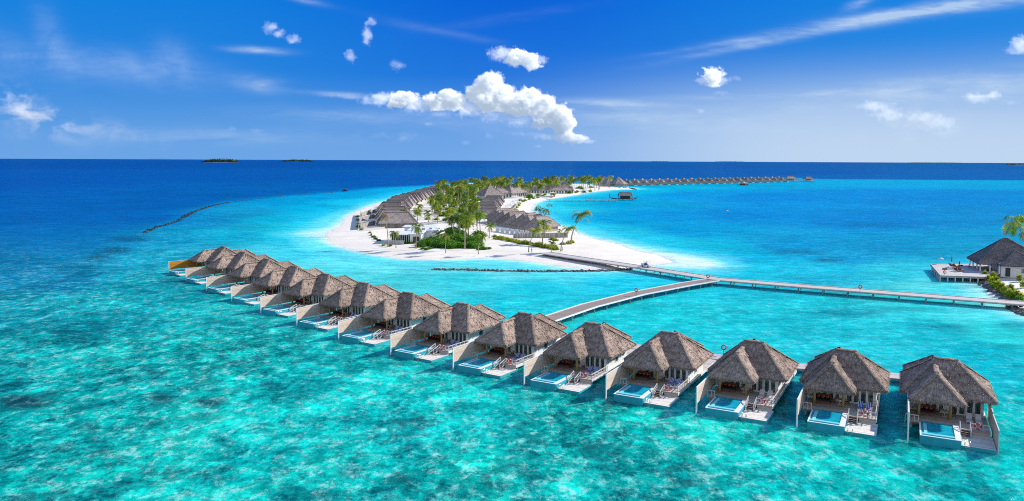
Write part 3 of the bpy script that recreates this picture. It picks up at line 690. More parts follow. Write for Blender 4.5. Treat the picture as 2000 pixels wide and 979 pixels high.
def build_sea():
    na, nr = 520, 430
    ang = np.radians(np.linspace(-44, 44, na)); rad = np.geomspace(30, 70000, nr)
    A, R_ = np.meshgrid(ang, rad); X = np.sin(A)*R_; Y = np.cos(A)*R_
    P = np.stack([X.ravel(), Y.ravel()], 1); n0 = len(P)
    px, py = to_px(P[:, 0], np.maximum(P[:, 1], 5), 0.0)
    cp = np.array(CP, float)
    def warp(x, y):  # compare along log distance so that far bands stay thin
        yo = np.maximum(y-313.5-.0043*(x-1000), 1.0); return np.stack([x/260., np.log(yo)*3.2], -1)
    wp = warp(px, py); wc = warp(cp[:, 0], cp[:, 1])
    lin = np.array([srgb(*c[2:5]) for c in CP])*np.array([.85, .88, .80])
    lin = np.array([v*([.6, .72, .74] if (c[3] <= 116 and c[5] <= .1 and c[1] < 515) else [.9, .96, .90] if c[5] >= .5 else [.6, .94, .94]) for v, c in zip(lin, CP)]); vals = np.column_stack([lin, cp[:, 5]])
    isdeep = np.array([(c[3] <= 116 and c[5] <= .1 and c[1] < 515) for c in CP])
    def idw(sel):
        num = np.zeros((n0, 4)); den = np.zeros(n0)
        for k in np.nonzero(sel)[0]:
            w = 1/(((wp-wc[k])**2).sum(1)+.004)**2.2; num += w[:, None]*vals[k]; den += w
        return num/den[:, None]
    VD, VL = idw(isdeep), idw(~isdeep)
    edge = poly([(-500, 660), (-200, 580), (0, 535), (100, 516), (173, 500), (224, 486), (282, 453), (314, 442), (346, 434), (378, 415), (410, 404), (445, 396), (499, 389), (560, 383), (614, 379), (673, 374), (760, 366), (860, 361), (1000, 355), (1228, 352), (1370, 349), (1520, 346.5), (1600, 350), (1800, 351.5), (2000, 352.3), (2400, 354)])
    edge = edge+[(60000, edge[-1][1]), (60000, 90000), (-60000, 90000), (-60000, edge[0][1])]
    dd = sdist(P, edge)+fnoise(P/60, 1.0, 2)*7
    wid = np.clip(6+np.clip((300-px)/300, 0, 1)*45+np.hypot(P[:, 0], P[:, 1])*.008, 6, 80)
    mixf = 1/(1+np.exp(-(dd-wid*.2)/(wid*.55))); V = VD*mixf[:, None]+VL*(1-mixf[:, None])
    nz = fnoise(P/np.maximum(1, np.hypot(P[:, 0], P[:, 1])/300)[:, None], .03, 3)
    def blend(col, f): 
        f = np.clip(f, 0, 1)[:, None]; V[:, :3] = V[:, :3]*(1-f)+np.array(col)*f; V[:, 3] *= (1-f[:, 0])
    near = (np.hypot(P[:, 0], P[:, 1]) < 2500)
    dI = np.full(n0, -999.); dS = dI.copy(); dL = dI.copy(); dR = dI.copy()
    dI[near] = sdist(P[near], ISL); dS[near] = sdist(P[near], SPIT); dL[near] = sdist(P[near], SPITL); dR[near] = sdist(P[near], RSL)
    dN = nz*6
    blend(srgb(40, 200, 220), (dI+40+dN)/38*.75); blend(srgb(120, 222, 226), (dI+18+dN)/16*.75)
    blend(srgb(60, 205, 220), (dR+22+dN)/20*.7); blend(srgb(170, 228, 218), (dR+8+dN*.5)/8*.9)
    blend(srgb(130, 222, 226), (dS+14+dN)/16*.8); blend(srgb(212, 236, 230), (dS+3+dN*.4)/7*.95)
    blend(srgb(110, 218, 226), (dL+14+dN)/16*.7); blend(srgb(196, 234, 232), (dL+2+dN*.4)/8*.8)
    blend(srgb(205, 232, 224), (dI+5+dN*.4)/5); blend(srgb(222, 226, 214), (dI+1.5)/2)
    # dark weed patches in the lagoon
    for x, y, sx, sy, k in [(1560, 493, 60, 5, .45), (1620, 508, 35, 4, .6), (1640, 612, 55, 7, .5), (1750, 605, 60, 5, .25), (1850, 640, 50, 6, .45), (1980, 635, 25, 6, .5), (1700, 440, 60, 5, .25), (40, 785, 50, 13, .9), (315, 778, 24, 9, .85), (410, 785, 28, 8, .9), (175, 833, 17, 5, .85), (95, 770, 18, 5, .6), (395, 742, 20, 8, .5), (210, 706, 18, 4, .5), (1010, 900, 30, 9, .4), (1270, 890, 22, 7, .5), (1330, 890, 16, 6, .5), (1150, 880, 24, 6, .5), (680, 925, 20, 10, .5), (620, 965, 18, 9, .6), (400, 815, 40, 9, .4), (785, 937, 18, 12, .7), (1040, 860, 18, 12, .5), (500, 443, 60, 4, .2), (480, 420, 50, 4, .25), (330, 548, 25, 3, .5), (195, 505, 28, 7, .6), (255, 467, 34, 6, .6), (225, 488, 26, 6, .6), (150, 520, 40, 6, .35), (1895, 560, 28, 2.5, .35)]:
        q = np.exp(-(((px-x)/sx)**2+((py-y)/sy)**2)*(1+nz*.8)); f = (np.clip(q*1.6, 0, 1)*k)[:, None]
        V[:, :3] = V[:, :3]*(1-f)+np.array(srgb(0, 72, 96) if y < 700 else srgb(14, 58, 52))*f
        if y > 700: V[:, 3] *= 1-f[:, 0]*.55
    # coarse ring closing the disc behind and beside the camera
    verts = np.column_stack([P, np.zeros(n0)]).tolist(); g = np.arange(n0).reshape(nr, na)
    faces = np.stack([g[:-1, :-1].ravel(), g[:-1, 1:].ravel(), g[1:, 1:].ravel(), g[1:, :-1].ravel()], 1).tolist()
    cols = V.tolist()
    a2 = np.radians(np.linspace(44, 316, 60)); r2 = np.geomspace(30, 70000, 40); b0 = len(verts)
    base = [*srgb(0, 120, 170), .6]
    for r_ in r2:
        for a_ in a2: verts.append((math.sin(a_)*r_, math.cos(a_)*r_, 0)); cols.append(base if r_ < 600 else [*srgb(0, 72, 160), 0])
    for j in range(len(r2)-1):
        for i in range(len(a2)-1): k = b0+j*60+i; faces.append([k, k+1, k+61, k+60])
    b1 = len(verts); verts.append((0, 0, 0)); cols.append([*srgb(0, 160, 170), 1.]); ring = [int(g[0, i]) for i in range(0, na)]+[b0+i for i in range(60)]
    for k in range(len(ring)): faces.append([b1, ring[k-1], ring[k]])
    me = bpy.data.meshes.new('water'); me.from_pydata(verts, [], [tuple(f)[::-1] if len(f) == 4 else tuple(f) for f in faces])
    ca = me.color_attributes.new('zone', 'FLOAT_COLOR', 'POINT'); ca.data.foreach_set('color', [c for v in cols for c in v])
    me.materials.append(sea_mat()); me.validate()
    o = bpy.data.objects.new('water', me); COL.objects.link(o); o['kind'] = 'structure'
def sea_mat():
    m, t, b = new_mat('sea_water')
    at = t.node('ShaderNodeAttribute', attribute_name='zone'); zc, reef = at.outputs['Color'], at.outputs['Alpha']
    pos = t.node('ShaderNodeNewGeometry').outputs['Position']
    sp = t.node('ShaderNodeSeparateXYZ'); t.l.new(pos, sp.inputs[0])
    dist = t.m('SQRT', t.m('ADD', t.m('MULTIPLY', sp.outputs[0], sp.outputs[0]), t.m('MULTIPLY', sp.outputs[1], sp.outputs[1])))
    # seabed seen through the surface: coral heads, rubble and sand
    bp_ = t.scale(pos, (1, .74, 1), (0, 0, -.06))
    n_big = t.noise(bp_, .045, 4, .6, .5); n_mid = t.noise(bp_, .24, 8, .76, .35); n_sm = t.noise(bp_, 1.2, 6, .85, .1)
    s = t.m('ADD', t.m('MULTIPLY', n_big, .34), t.m('ADD', t.m('MULTIPLY', n_mid, .38), t.m('MULTIPLY', n_sm, .28)))
    bed = t.ramp(s, [(.40, (0.12, .13, .14)), (.437, (.25, .33, .34)), (.470, (.5, .66, .66)), (.505, (.95, 1.0, .96)), (.545, (2.4, 1.42, 1.28)), (.59, (6.0, 1.8, 1.55))])
    bedc = t.mix(1.0, zc, bed, 'MULTIPLY')
    wrp = t.node('ShaderNodeVectorMath', operation='MULTIPLY_ADD'); nn = t.node('ShaderNodeTexNoise'); t.l.new(bp_, nn.inputs['Vector']); nn.inputs['Scale'].default_value = .8; nn.inputs['Detail'].default_value = 4
    t.l.new(nn.outputs['Color'], wrp.inputs[0]); wrp.inputs[1].default_value = (2.6, 2.6, 2.6); t.l.new(bp_, wrp.inputs[2])
    def cell(sc_):
        v = t.node('ShaderNodeTexVoronoi', voronoi_dimensions='2D'); t.l.new(wrp.outputs[0], v.inputs['Vector']); v.inputs['Scale'].default_value = sc_
        q = t.node('ShaderNodeSeparateColor'); t.l.new(v.outputs['Color'], q.inputs[0]); return q.outputs[0]
    cf = t.m('MULTIPLY', t.mapr(cell(.42), 0, 1, .74, 1.24), t.mapr(cell(1.15), 0, 1, .72, 1.30))
    bedc = t.mix(1.0, bedc, cf, 'MULTIPLY')
    lump = t.noise(bp_, .45, 7, .8, .2)
    lift = t.m('MULTIPLY', t.mapr(lump, .52, .60, 0, .62), t.mapr(s, .455, .53, 0, 1))
    bedc = t.mix(lift, bedc, tuple(v*.9 for v in srgb(178, 240, 226)))
    head = t.m('MULTIPLY', t.mapr(t.noise(bp_, .13, 6, .7, .8), .585, .635, 0, .9), t.mapr(n_sm, .35, .6, 1, .35))
    bedc = t.mix(head, bedc, (.02, .08, .075))
    c = t.mix(reef, zc, bedc)
    # soft light net on shallow sand and ripple highlights, painted into the colour
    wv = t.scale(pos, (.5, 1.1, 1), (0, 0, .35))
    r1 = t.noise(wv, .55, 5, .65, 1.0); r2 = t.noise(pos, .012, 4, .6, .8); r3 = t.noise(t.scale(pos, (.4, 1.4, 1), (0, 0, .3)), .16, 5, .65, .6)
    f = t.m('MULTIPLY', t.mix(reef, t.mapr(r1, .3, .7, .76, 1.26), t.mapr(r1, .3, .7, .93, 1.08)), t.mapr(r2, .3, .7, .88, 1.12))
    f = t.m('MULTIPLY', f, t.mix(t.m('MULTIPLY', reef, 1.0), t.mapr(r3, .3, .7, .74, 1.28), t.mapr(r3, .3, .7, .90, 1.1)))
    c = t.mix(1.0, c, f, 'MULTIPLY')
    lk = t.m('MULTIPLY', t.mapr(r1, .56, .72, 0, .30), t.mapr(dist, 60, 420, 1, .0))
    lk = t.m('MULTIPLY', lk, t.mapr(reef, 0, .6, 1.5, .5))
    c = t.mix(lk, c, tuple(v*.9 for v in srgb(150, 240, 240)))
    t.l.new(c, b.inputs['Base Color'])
    b.inputs['Roughness'].default_value = .22; b.inputs['IOR'].default_value = 1.05
    b.inputs['Specular IOR Level'].default_value = .5
    b.subsurface_method = 'BURLEY'; b.inputs['Subsurface Weight'].default_value = .6; b.inputs['Subsurface Radius'].default_value = (1.0, 1.6, 1.8); b.inputs['Subsurface Scale'].default_value = 2.2
    w1 = t.noise(t.scale(pos, (.6, 1.2, 1), (0, 0, .4)), 1.3, 4, .6, .4); w2 = t.noise(t.scale(pos, (.5, 1.2, 1), (0, 0, -.3)), .25, 4, .6, .3)
    h = t.m('ADD', t.m('MULTIPLY', w1, .22), t.m('MULTIPLY', w2, .5))
    nb = t.bump(h, .55, 1.0); t.l.new(nb, b.inputs['Normal'])
    b.inputs['Specular IOR Level'].default_value = 0
    gl_ = t.node('ShaderNodeBsdfGlossy'); gl_.inputs['Color'].default_value = (.42, .8, 1, 1); gl_.inputs['Roughness'].default_value = .16; t.l.new(nb, gl_.inputs['Normal'])
    fr = t.node('ShaderNodeFresnel'); fr.inputs['IOR'].default_value = 1.33; t.l.new(nb, fr.inputs['Normal'])
    fac = t.m('MINIMUM', t.m('MULTIPLY', fr.outputs[0], .45), .10)
    mx = t.node('ShaderNodeMixShader'); t.l.new(fac, mx.inputs[0]); t.l.new(b.outputs[0], mx.inputs[1]); t.l.new(gl_.outputs[0], mx.inputs[2])
    t.l.new(mx.outputs[0], t.n['Material Output'].inputs[0])
    return m
build_sea()

# ------------------------------------------------------------------ rocks
def rock_line(name, pxs, mat, n, spread, size, label=None, kind='stuff', cat=None):
    pts = [G(x, y) for x, y in pxs]; mb = MB(); L = [0]
    for a, b_ in zip(pts, pts[1:]): L.append(L[-1]+(b_-a).length)
    for _ in range(n):
        d = random.uniform(0, L[-1])
        if name == 'reef_rocks' and mnoise.noise(Vector((d*.06, 3, 0))) < -.38: continue
        k = 0; k = max(i for i in range(len(L)) if L[i] <= d+1e-9); k = min(k, len(pts)-2)
        p = pts[k].lerp(pts[k+1], (d-L[k])/(L[k+1]-L[k])); r = random.uniform(.4, 1)*size
        b0 = len(mb.v); c = (p.x+random.gauss(0, spread), p.y+random.gauss(0, spread), random.uniform(-.4, .35)*size)
        mb.ball(c, (r, r*random.uniform(.6, 1.1), r*random.uniform(.5, .9)), 7, 5)
        for i in range(b0, len(mb.v)):
            v = Vector(mb.v[i]); j = Vector((mnoise.noise(v*1.7/size), mnoise.noise(v*1.7/size+Vector((5, 5, 5))), mnoise.noise(v*1.3/size+Vector((9, 1, 2)))))
            mb.v[i] = tuple(v+j*r*.5)
    o = mb.obj(name, mat); return tag(o, label, cat, None, kind)
rock_line('breakwater_rocks', [(842, 527), (900, 527.5), (1000, 530), (1060, 531), (1120, 530.5), (1180, 529.5), (1228, 527)], M['rock'], 620, .6, .62)
rock_line('reef_rocks', [(280, 455), (300, 446), (316, 441), (346, 433), (362, 422), (378, 414), (395, 408), (410, 403), (445, 396)], M['rock_dark'], 900, .9, .48)
rock_line('reef_rocks', [(445, 396), (500, 389), (560, 383), (614, 379), (660, 375)], M['rock_dark'], 220, .9, .5)
rock_line('reef_rocks', [(186, 507), (200, 498), (222, 491), (240, 484)], M['rock_dark'], 50, 2, .3)
rock_line('shore_rocks', [(1914, 546), (1925, 556), (1945, 571), (1968, 583), (1984, 590)], M['rock'], 420, .8, .8)
rock_line('shore_rocks', [(1972, 600), (1990, 610), (2010, 618)], M['rock'], 160, .8, .8)
rock_line('spit_rocks', [(1187, 367.3), (1210, 367.8), (1232, 368.5), (1240, 370.3)], M['rock_dark'], 160, .8, 1.4)

# ------------------------------------------------------------------ plants
def build_palm(seed, h, lean, mat, nf=18, fl=3.6, droop=1.0, yellow=True):
    rd = random.Random(seed); nf = int(nf*1.25); fl = fl*1.22; droop *= .85; r = empty('palm_tree')
    t_ = MB(); pts = []; rad = []
    for i in range(9):
        u = i/8; pts.append((lean*u*u, lean*.15*math.sin(u*3), h*u)); rad.append(.15*(1-u)+.10+.08*max(0, .12-u)*8)
    t_.tube(pts, rad, 7); t_.obj('trunk', M['trunk'], r, True)
    top = Vector(pts[-1]); c = MB()
    for k in range(nf):
        az = k*2.399+rd.uniform(-.25, .25); el = rd.choice((1.2, .9, .6, .3, 0, -.35)) + rd.uniform(-.15, .15); L = fl*rd.uniform(.8, 1.12)
        d = Vector((math.cos(az), math.sin(az), 0)); side = Vector((-d.y, d.x, 0)); p = top.copy(); e = el; seg = 8; prev = None
        b0 = len(c.v); spine = [p.copy()]
        for s_ in range(seg):
            p = p+(d*math.cos(e)+Vector((0, 0, 1))*math.sin(e))*L/seg; e -= droop*(.16+.05*s_)*(1.0 if el > -.2 else .6); e = max(e, -1.45); spine.append(p.copy())
        n0 = len(c.v); c.v += [tuple(q+side*.03) for q in spine]+[tuple(q-side*.03) for q in spine]
        # rachis and leaflets joined through shared spine vertices, so each frond is one island
        for s_ in range(seg):
            a, b_ = n0+s_, n0+seg+1+s_; c.f.append((a, a+1, b_+1, b_)); c.uv += [(0, 0)]*4
            for sg, base in ((1, n0), (-1, n0+seg+1)):
                for hh in (0, 1):
                    t0 = (s_+hh*.5)/seg
                    if t0 < .08: continue
                    w = fl*.33*math.sin(PI*min(1, t0*.85+.12))**.7*rd.uniform(.8, 1.1)
                    q0 = spine[s_].lerp(spine[s_+1], hh*.5); q1 = spine[s_].lerp(spine[s_+1], hh*.5+.42)
                    fd = (spine[s_+1]-spine[s_]).normalized()
                    tip = q1+side*sg*w*.8+fd*w*.45+Vector((0, 0, -w*rd.uniform(.25, .6)))
                    i0 = len(c.v); c.v += [tuple(q1), tuple(tip)]
                    if hh == 0: c.f.append((base+s_, i0, i0+1))
                    else: c.v.append(tuple(q0)); c.f.append((i0+2, i0, i0+1)); c.f.append((base+s_, i0+2, base+s_+1))
                    c.uv += [(0, 0)]*(3 if hh == 0 else 6)
    c.obj('crown', M[mat], r)
    n_ = MB()
    for k in range(5): a = k*1.26; n_.ball(tuple(top+Vector((.25*math.cos(a), .25*math.sin(a), -.25))), .16, 6, 4)
    n_.obj('coconuts', M['wood'], r, True)
    return r
PALMS = {k: Proto(lambda k=k, a=a: build_palm(*a)) for k, a in {
    'tall': (1, 10.5, .6, 'frond', 20, 3.4, 1.0), 'mid': (2, 8.0, .9, 'frond', 20, 3.3, 1.1), 'green': (3, 9.5, -.7, 'frond_green', 22, 3.4, .95), 'short': (4, 5.5, .3, 'frond', 18, 3.1, 1.0),
    'lean': (5, 9.0, 3.4, 'frond', 16, 3.2, 1.1), 'young': (6, 2.2, .1, 'frond_green', 15, 2.9, .8), 'dry': (8, 13, -1.4, 'frond_dry', 9, 2.2, 1.5), 'sway': (9, 10, -2.6, 'frond_green', 18, 3.4, 1.2)}.items()}
def leaf_blob(mb, c, rx, ry, rz, n, size, rd):
    for _ in range(n):
        th = rd.uniform(0, 2*PI); u = rd.uniform(-.25, 1); rr = rd.uniform(.55, 1.05); q = math.sqrt(max(0, 1-u*u))
        bump_ = 1+.25*mnoise.noise(Vector((math.cos(th)*q, math.sin(th)*q, u))*2.2+Vector((rd.seedv, 0, 0)))
        p = Vector((c[0]+rx*q*math.cos(th)*rr*bump_, c[1]+ry*q*math.sin(th)*rr*bump_, c[2]+rz*u*rr*bump_))
        a = Vector((rd.gauss(0, 1), rd.gauss(0, 1), rd.gauss(0, .6))).normalized(); b_ = a.cross(Vector((rd.gauss(0, 1), rd.gauss(0, 1), rd.gauss(0, 1)))).normalized(); s = size*rd.uniform(.6, 1.3)
        mb.face([p-a*s, p-b_*s*.6, p+a*s, p+b_*s*.6])
class RD(random.Random): seedv = 0.0
def build_bush(seed, rx, ry, rz, n, size, mat, name='shrub'):
    rd = RD(seed); rd.seedv = seed*3.3; r = empty(name); f = MB()
    for k in range(5):
        leaf_blob(f, (rd.uniform(-.4, .4)*rx, rd.uniform(-.4, .4)*ry, rd.uniform(.0, .2)*rz), rx*rd.uniform(.5, .75), ry*rd.uniform(.5, .75), rz*rd.uniform(.6, 1), n//5, size, rd)
    f.obj('foliage', M[mat], r)
    s = MB()
    for k in range(5): a = k*1.3; s.tube([(0, 0, -.2), (rx*.3*math.cos(a), ry*.3*math.sin(a), rz*.6)], [.07, .03], 5)
    s.obj('stem', M['trunk'], r)
    return r
BUSH = {'big': Proto(lambda: build_bush(1, 3.6, 3.0, 3.2, 1500, .28, 'leaf')), 'mid': Proto(lambda: build_bush(2, 2.2, 2.2, 1.8, 800, .22, 'leaf')),
        'yellow': Proto(lambda: build_bush(3, 1.9, 1.9, 1.5, 600, .22, 'leaf_yellow')), 'low': Proto(lambda: build_bush(4, 1.5, 1.3, .8, 350, .18, 'leaf')), 'croton': Proto(lambda: build_bush(5, 1.3, 1.3, 2.2, 420, .24, 'leaf_yellow'))}
def build_broadleaf(seed):
    rd = RD(seed); rd.seedv = seed; r = empty('broadleaf_tree'); t_ = MB(); f = MB()
    t_.tube([(0, 0, -.3), (.2, 0, 2.2), (.1, 0, 4.2)], [.3, .22, .16], 7)
    for k in range(9):
        a = k*2.4; e = Vector((math.cos(a)*rd.uniform(1.2, 3), math.sin(a)*rd.uniform(1.2, 3), rd.uniform(5.2, 9.2)))
        t_.tube([(.1, 0, 3.4+k*.1), (e.x*.5, e.y*.5, (e.z+3.6)/2+.4), tuple(e)], [.12, .08, .03], 5)
        leaf_blob(f, tuple(e), 1.5, 1.5, 1.1, 110, .2, rd)
    t_.obj('trunk', M['trunk'], r, True); f.obj('crown', M['leaf_pale'], r); return r
BT = Proto(lambda: build_broadleaf(4))
ZS = 1.15
# single palms one can point to: kind, base in photo, scale, turn, label
SINGLE = [
 ('dry', 758, 481, .95, 0, 'tall bare palm with a browned crown at the left front of the sand island'),
 ('mid', 773, 484, .72, 2.8, 'small green palm in front of the white louvred building'),
 ('tall', 812, 486, .82, .5, 'palm with drooping yellow-green fronds before the window of the white building'),
 ('tall', 870, 494.5, .62, 2.0, 'slender palm at the left end of the big green shrubs on the beach'),
 ('tall', 907, 487, 1.12, .2, 'tall palm rising from the middle of the green shrubs on the beach'),
 ('lean', 934, 496.5, .72, .9, 'leaning slender palm at the right end of the big green shrubs'),
 ('lean', 1032, 493, .9, .3, 'leaning palm with dry hanging fronds behind the start of the jetty'),
 ('short', 1059, 476, 1.35, 0, 'stout palm with a full crown at the right end of the beach villas'),
 ('lean', 1095, 491, .95, .05, 'leaning palm near the jetty start, left of the tallest leaning palm'),
 ('lean', 1115, 477, 1.35, .1, 'tallest leaning palm at the right edge of the island beach'),
 ('short', 1077, 492, .55, 1, 'short young palm beside the jetty start'),
 ('young', 855, 470, 1.1, 0, 'low dark palm beside the white building, left of the shrubs'),
 ('short', 955, 466, .95, .4, 'green palm behind the right end of the big shrubs'),
 ('sway', 2003, 522, 1.5, 0, 'tall palm leaning over the thatched pavilion at the right edge'),
 ('mid', 2005, 500, 1.05, 1, 'shorter palm behind the leaning palm at the right edge'),
 ('tall', 983, 366, .9, 0, 'lone tall palm standing above the roofs against the sea'),
 ('young', 1092, 456, .55, 1, 'small yellow palm beyond the grey fence near the bay'),
]
for kind, x, y, s, a, lab in SINGLE: PALMS[kind].put(G(x, y, ZS-.1), a, lab, 'palm tree', None, s)
BT.put(G(1060, 446, ZS), .5, 'pale airy broadleaf tree standing on the beach by the bay', 'tree', None, 1.25)
def scatter(n, quad, seed):
    "points inside a patch of ground given by its corners in the photo, even in the ground plane"
    rd = random.Random(seed); g = [G(x, y, ZS) for x, y in quad]; out = []
    xs = [p.x for p in g]; ys = [p.y for p in g]; pl = [(p.x, p.y) for p in g]
    for _ in range(20000):
        p = (rd.uniform(min(xs), max(xs)), rd.uniform(min(ys), max(ys)))
        if sdist(np.array([p]), pl)[0] > 0 and all((p[0]-q[0])**2+(p[1]-q[1])**2 > 18 for q in out):
            out.append(p)
            if len(out) >= n: break
    return out, rd
def grove(n, quad, kinds, lab, group, seed, smin=.8, smax=1.15):
    pts, rd = scatter(n, quad, seed)
    for p in pts: PALMS[rd.choice(kinds)].put((p[0], p[1], ZS-.15), rd.uniform(0, 6.28), lab, 'palm tree', group, rd.uniform(smin, smax))
grove(62, [(835, 425), (870, 445), (930, 452), (935, 430), (925, 402), (880, 395), (850, 400)], ['tall', 'mid', 'green', 'short'], 'coconut palm in the dense grove between the two rows of beach villas', 'palms of the central grove', 1, .72, 1.0)
grove(10, [(878, 452), (940, 458), (938, 470), (880, 474)], ['mid', 'short', 'green', 'tall'], 'coconut palm standing close behind the big green shrubs', 'palms behind the front shrubs', 2, .85, 1.15)
grove(58, [(855, 392), (925, 402), (950, 385), (935, 368), (870, 368), (850, 378)], ['tall', 'green', 'green', 'mid'], 'dark green palm of the far grove behind the left villa row', 'palms of the far left grove', 3, 1.0, 1.3)
grove(38, [(945, 384), (1035, 388), (1040, 376), (985, 364), (945, 366)], ['tall', 'green', 'mid'], 'palm among the large thatched roofs behind the right villa row', 'palms among the large roofs', 4, 1.1, 1.45)
grove(26, [(1040, 384), (1100, 380), (1120, 374), (1110, 366), (1045, 370)], ['tall', 'mid', 'green'], 'palm standing by the wide thatched building on the far beach', 'palms by the far beach building', 5, 1.1, 1.5)
grove(18, [(1115, 377), (1172, 372), (1172, 365), (1120, 364)], ['tall', 'green', 'mid'], 'palm near the far end of the beach before the overwater restaurants', 'palms at the far beach end', 6, 1.1, 1.55)
grove(6, [(790, 440), (838, 440), (842, 425), (800, 420)], ['mid', 'short'], 'palm standing behind the flat white roofs beside the left villa row', 'palms behind the white building', 7, .7, .95)
PALMS['tall'].put(G(1190, 366.5, ZS), 0, 'palm rising over the left overwater restaurant roof', 'palm tree', None, 1.35)
# shrubs
def bushes(kind, pxs, lab, group, s=(.8, 1.2), seed=1):
    rd = random.Random(seed)
    for x, y in pxs: BUSH[kind].put(G(x+rd.uniform(-.7, .7), y+rd.uniform(-.4, .4), ZS-.2), rd.uniform(0, 6), lab, 'shrub', group, rd.uniform(*s))
bushes('big', [(822, 482), (832, 478), (842, 481), (852, 484), (862, 482), (872, 484), (882, 485), (892, 483), (902, 484), (915, 483), (925, 484), (934, 482), (846, 474), (866, 475), (888, 474), (908, 475), (928, 476), (856, 478), (878, 479), (918, 478)], 'large bright green shrub in the thicket at the front of the beach', 'shrubs of the front thicket', (.75, 1.1), 1)
bushes('low', [(825, 486), (831, 487.5), (838, 486), (944, 487), (953, 486), (935, 488)], 'low shrub at the foot of the front thicket', 'low shrubs before the thicket', (.9, 1.4), 2)
bushes('low', [(790, 476), (797, 476), (804, 476), (747, 480), (760, 480), (726, 459), (733, 467), (738, 470), (729, 463), (722, 455)], 'low green shrub beside the white building and its walls', 'low shrubs by the white building', (.7, 1.1), 3)
bushes('yellow', [(698, 424), (699, 431), (700, 438), (701, 444), (704, 449), (708, 420), (715, 416), (722, 412)], 'yellow-green shrub beside the slatted fence at the left of the island', 'shrubs by the left fence', (.6, .95), 4)
pts_h = [(965+i*6.2+j*2, 464+i*1.05+j*4.0) for i in range(20) for j in range(2)]
bushes('yellow', pts_h+[(1100, 478), (1108, 476), (1115, 474), (1084, 470), (1076, 468)], 'yellow-green shrub in the hedge before the right row of beach villas', 'shrubs of the right hedge', (.6, .95), 5)
bushes('yellow', [(1000, 416), (1004, 411), (1008, 406), (1011, 402), (1013, 398), (1020, 394), (1025, 392), (1033, 390), (1042, 388), (1050, 386), (1015, 392), (1000, 420), (1060, 384)], 'yellow shrub along the curved beach of the bay', 'shrubs along the bay beach', (.9, 1.3), 6)
bushes('mid', [(800, 440), (805, 432), (808, 425), (815, 445), (822, 450), (830, 452), (838, 455), (845, 450), (860, 455), (875, 452), (895, 455), (910, 440), (925, 425), (935, 415), (890, 430), (930, 398), (940, 393), (870, 420), (850, 418), (835, 430)], 'green shrub under the palms between the villa rows', 'shrubs under the palm grove', (.8, 1.2), 7)
bushes('croton', [(1925, 541), (1930, 548), (1937, 553), (1943, 560), (1950, 562), (1957, 568), (1964, 572), (1970, 578), (1978, 580), (1986, 582), (1994, 584), (1948, 553), (1938, 545), (1931, 536), (1975, 570), (1998, 560), (1992, 548)], 'leafy yellow-green plant above the rock wall at the right edge', 'plants above the rock wall', (.7, 1.05), 8)
bushes('mid', [(1942, 557), (1955, 566), (1968, 575), (1980, 583), (1990, 586)], 'bright green shrub above the rock wall at the right edge', 'shrubs above the rock wall', (.5, .7), 9)

def undergrowth(n, quad, kinds, lab, group, seed, s=(.9, 1.4)):
    pts, rd = scatter(n, quad, seed)
    for p in pts: BUSH[rd.choice(kinds)].put((p[0], p[1], ZS-.2), rd.uniform(0, 6), lab, 'shrub', group, rd.uniform(*s))
undergrowth(34, [(840, 425), (870, 445), (930, 450), (932, 430), (922, 402), (880, 395), (850, 400)], ['mid', 'big', 'yellow'], 'dense shrub on the ground of the central palm grove', 'undergrowth of the central grove', 21)
undergrowth(44, [(855, 392), (925, 402), (950, 385), (935, 368), (870, 368), (850, 378)], ['mid', 'big'], 'dark shrub on the ground of the far left palm grove', 'undergrowth of the far left grove', 22, (1.2, 1.9))
undergrowth(30, [(945, 386), (1035, 389), (1040, 376), (985, 364), (945, 366)], ['mid', 'yellow', 'big'], 'shrub between the large thatched roofs in the island centre', 'undergrowth by the large roofs', 23, (1.1, 1.8))
undergrowth(26, [(1040, 384), (1100, 381), (1170, 373), (1165, 366), (1045, 368)], ['mid', 'yellow'], 'shrub by the palms of the far beach', 'undergrowth of the far beach', 24, (1.1, 1.8))
undergrowth(16, [(880, 456), (940, 462), (938, 472), (880, 474)], ['mid', 'big'], 'shrub behind the front thicket under the palms', 'undergrowth behind the thicket', 25)

# ------------------------------------------------------------------ beach villas on the island
def build_beach_villa(L=20, W=11.5, annex=True):
    "roof ridge along x; origin at the centre of the house"
    r = empty('beach_villa')
    hip_roof('roof', M['thatch_far'], r, -L/2, L/2, -W/2, W/2, 2.1, -L/2+W*.36, L/2-W*.36, 0, 0, 7.4, fringe=False, n=8, mm=5, dens=.8, roll=.25)
    w = MB(); w.box(-L/2+1.2, L/2-1.2, -W/2+1.2, W/2-1.2, -.5, 2.15); w.obj('wall', M['slat'], r)
    return r
M['slat'] = planks('grey_slats', (.36, .33, .30), .5, 'Y', .3, .2)
PV = Proto(build_beach_villa)
def smooth_path(pxs, z=ZS):
    return [G(x, y, z) for x, y in pxs]
def row(pxs, step, rot, n, lab, group, sc_=1.0):
    pts = smooth_path(pxs); k = 0
    for p, a in along(pts, step):
        if k >= n: break
        jt = random.Random(k*7+n); PV.put((p.x+jt.uniform(-1.2, 1.2), p.y, ZS), a+rot+jt.uniform(-.05, .05), f'{lab}, {ORD[k] if k < 13 else str(k+1)+"th"} from the front', 'villa', group, sc_*jt.uniform(.94, 1.06)); k += 1
    return k
row([(776, 443), (768, 433), (765, 425), (767, 416), (775, 408), (787, 401), (801, 394.5), (816, 389), (832, 384), (846, 379.5), (858, 376)], 12.5, -PI/2, 34, 'grey thatched beach villa in the left island row', 'beach villas of the left island row')
row([(1058, 450), (1042, 447), (1026, 444), (1010, 440.5), (994, 436.5), (980, 431)], 8.4, PI/2+.55, 9, 'grey thatched beach villa of the near right island row', 'beach villas of the near right row', 1.0)
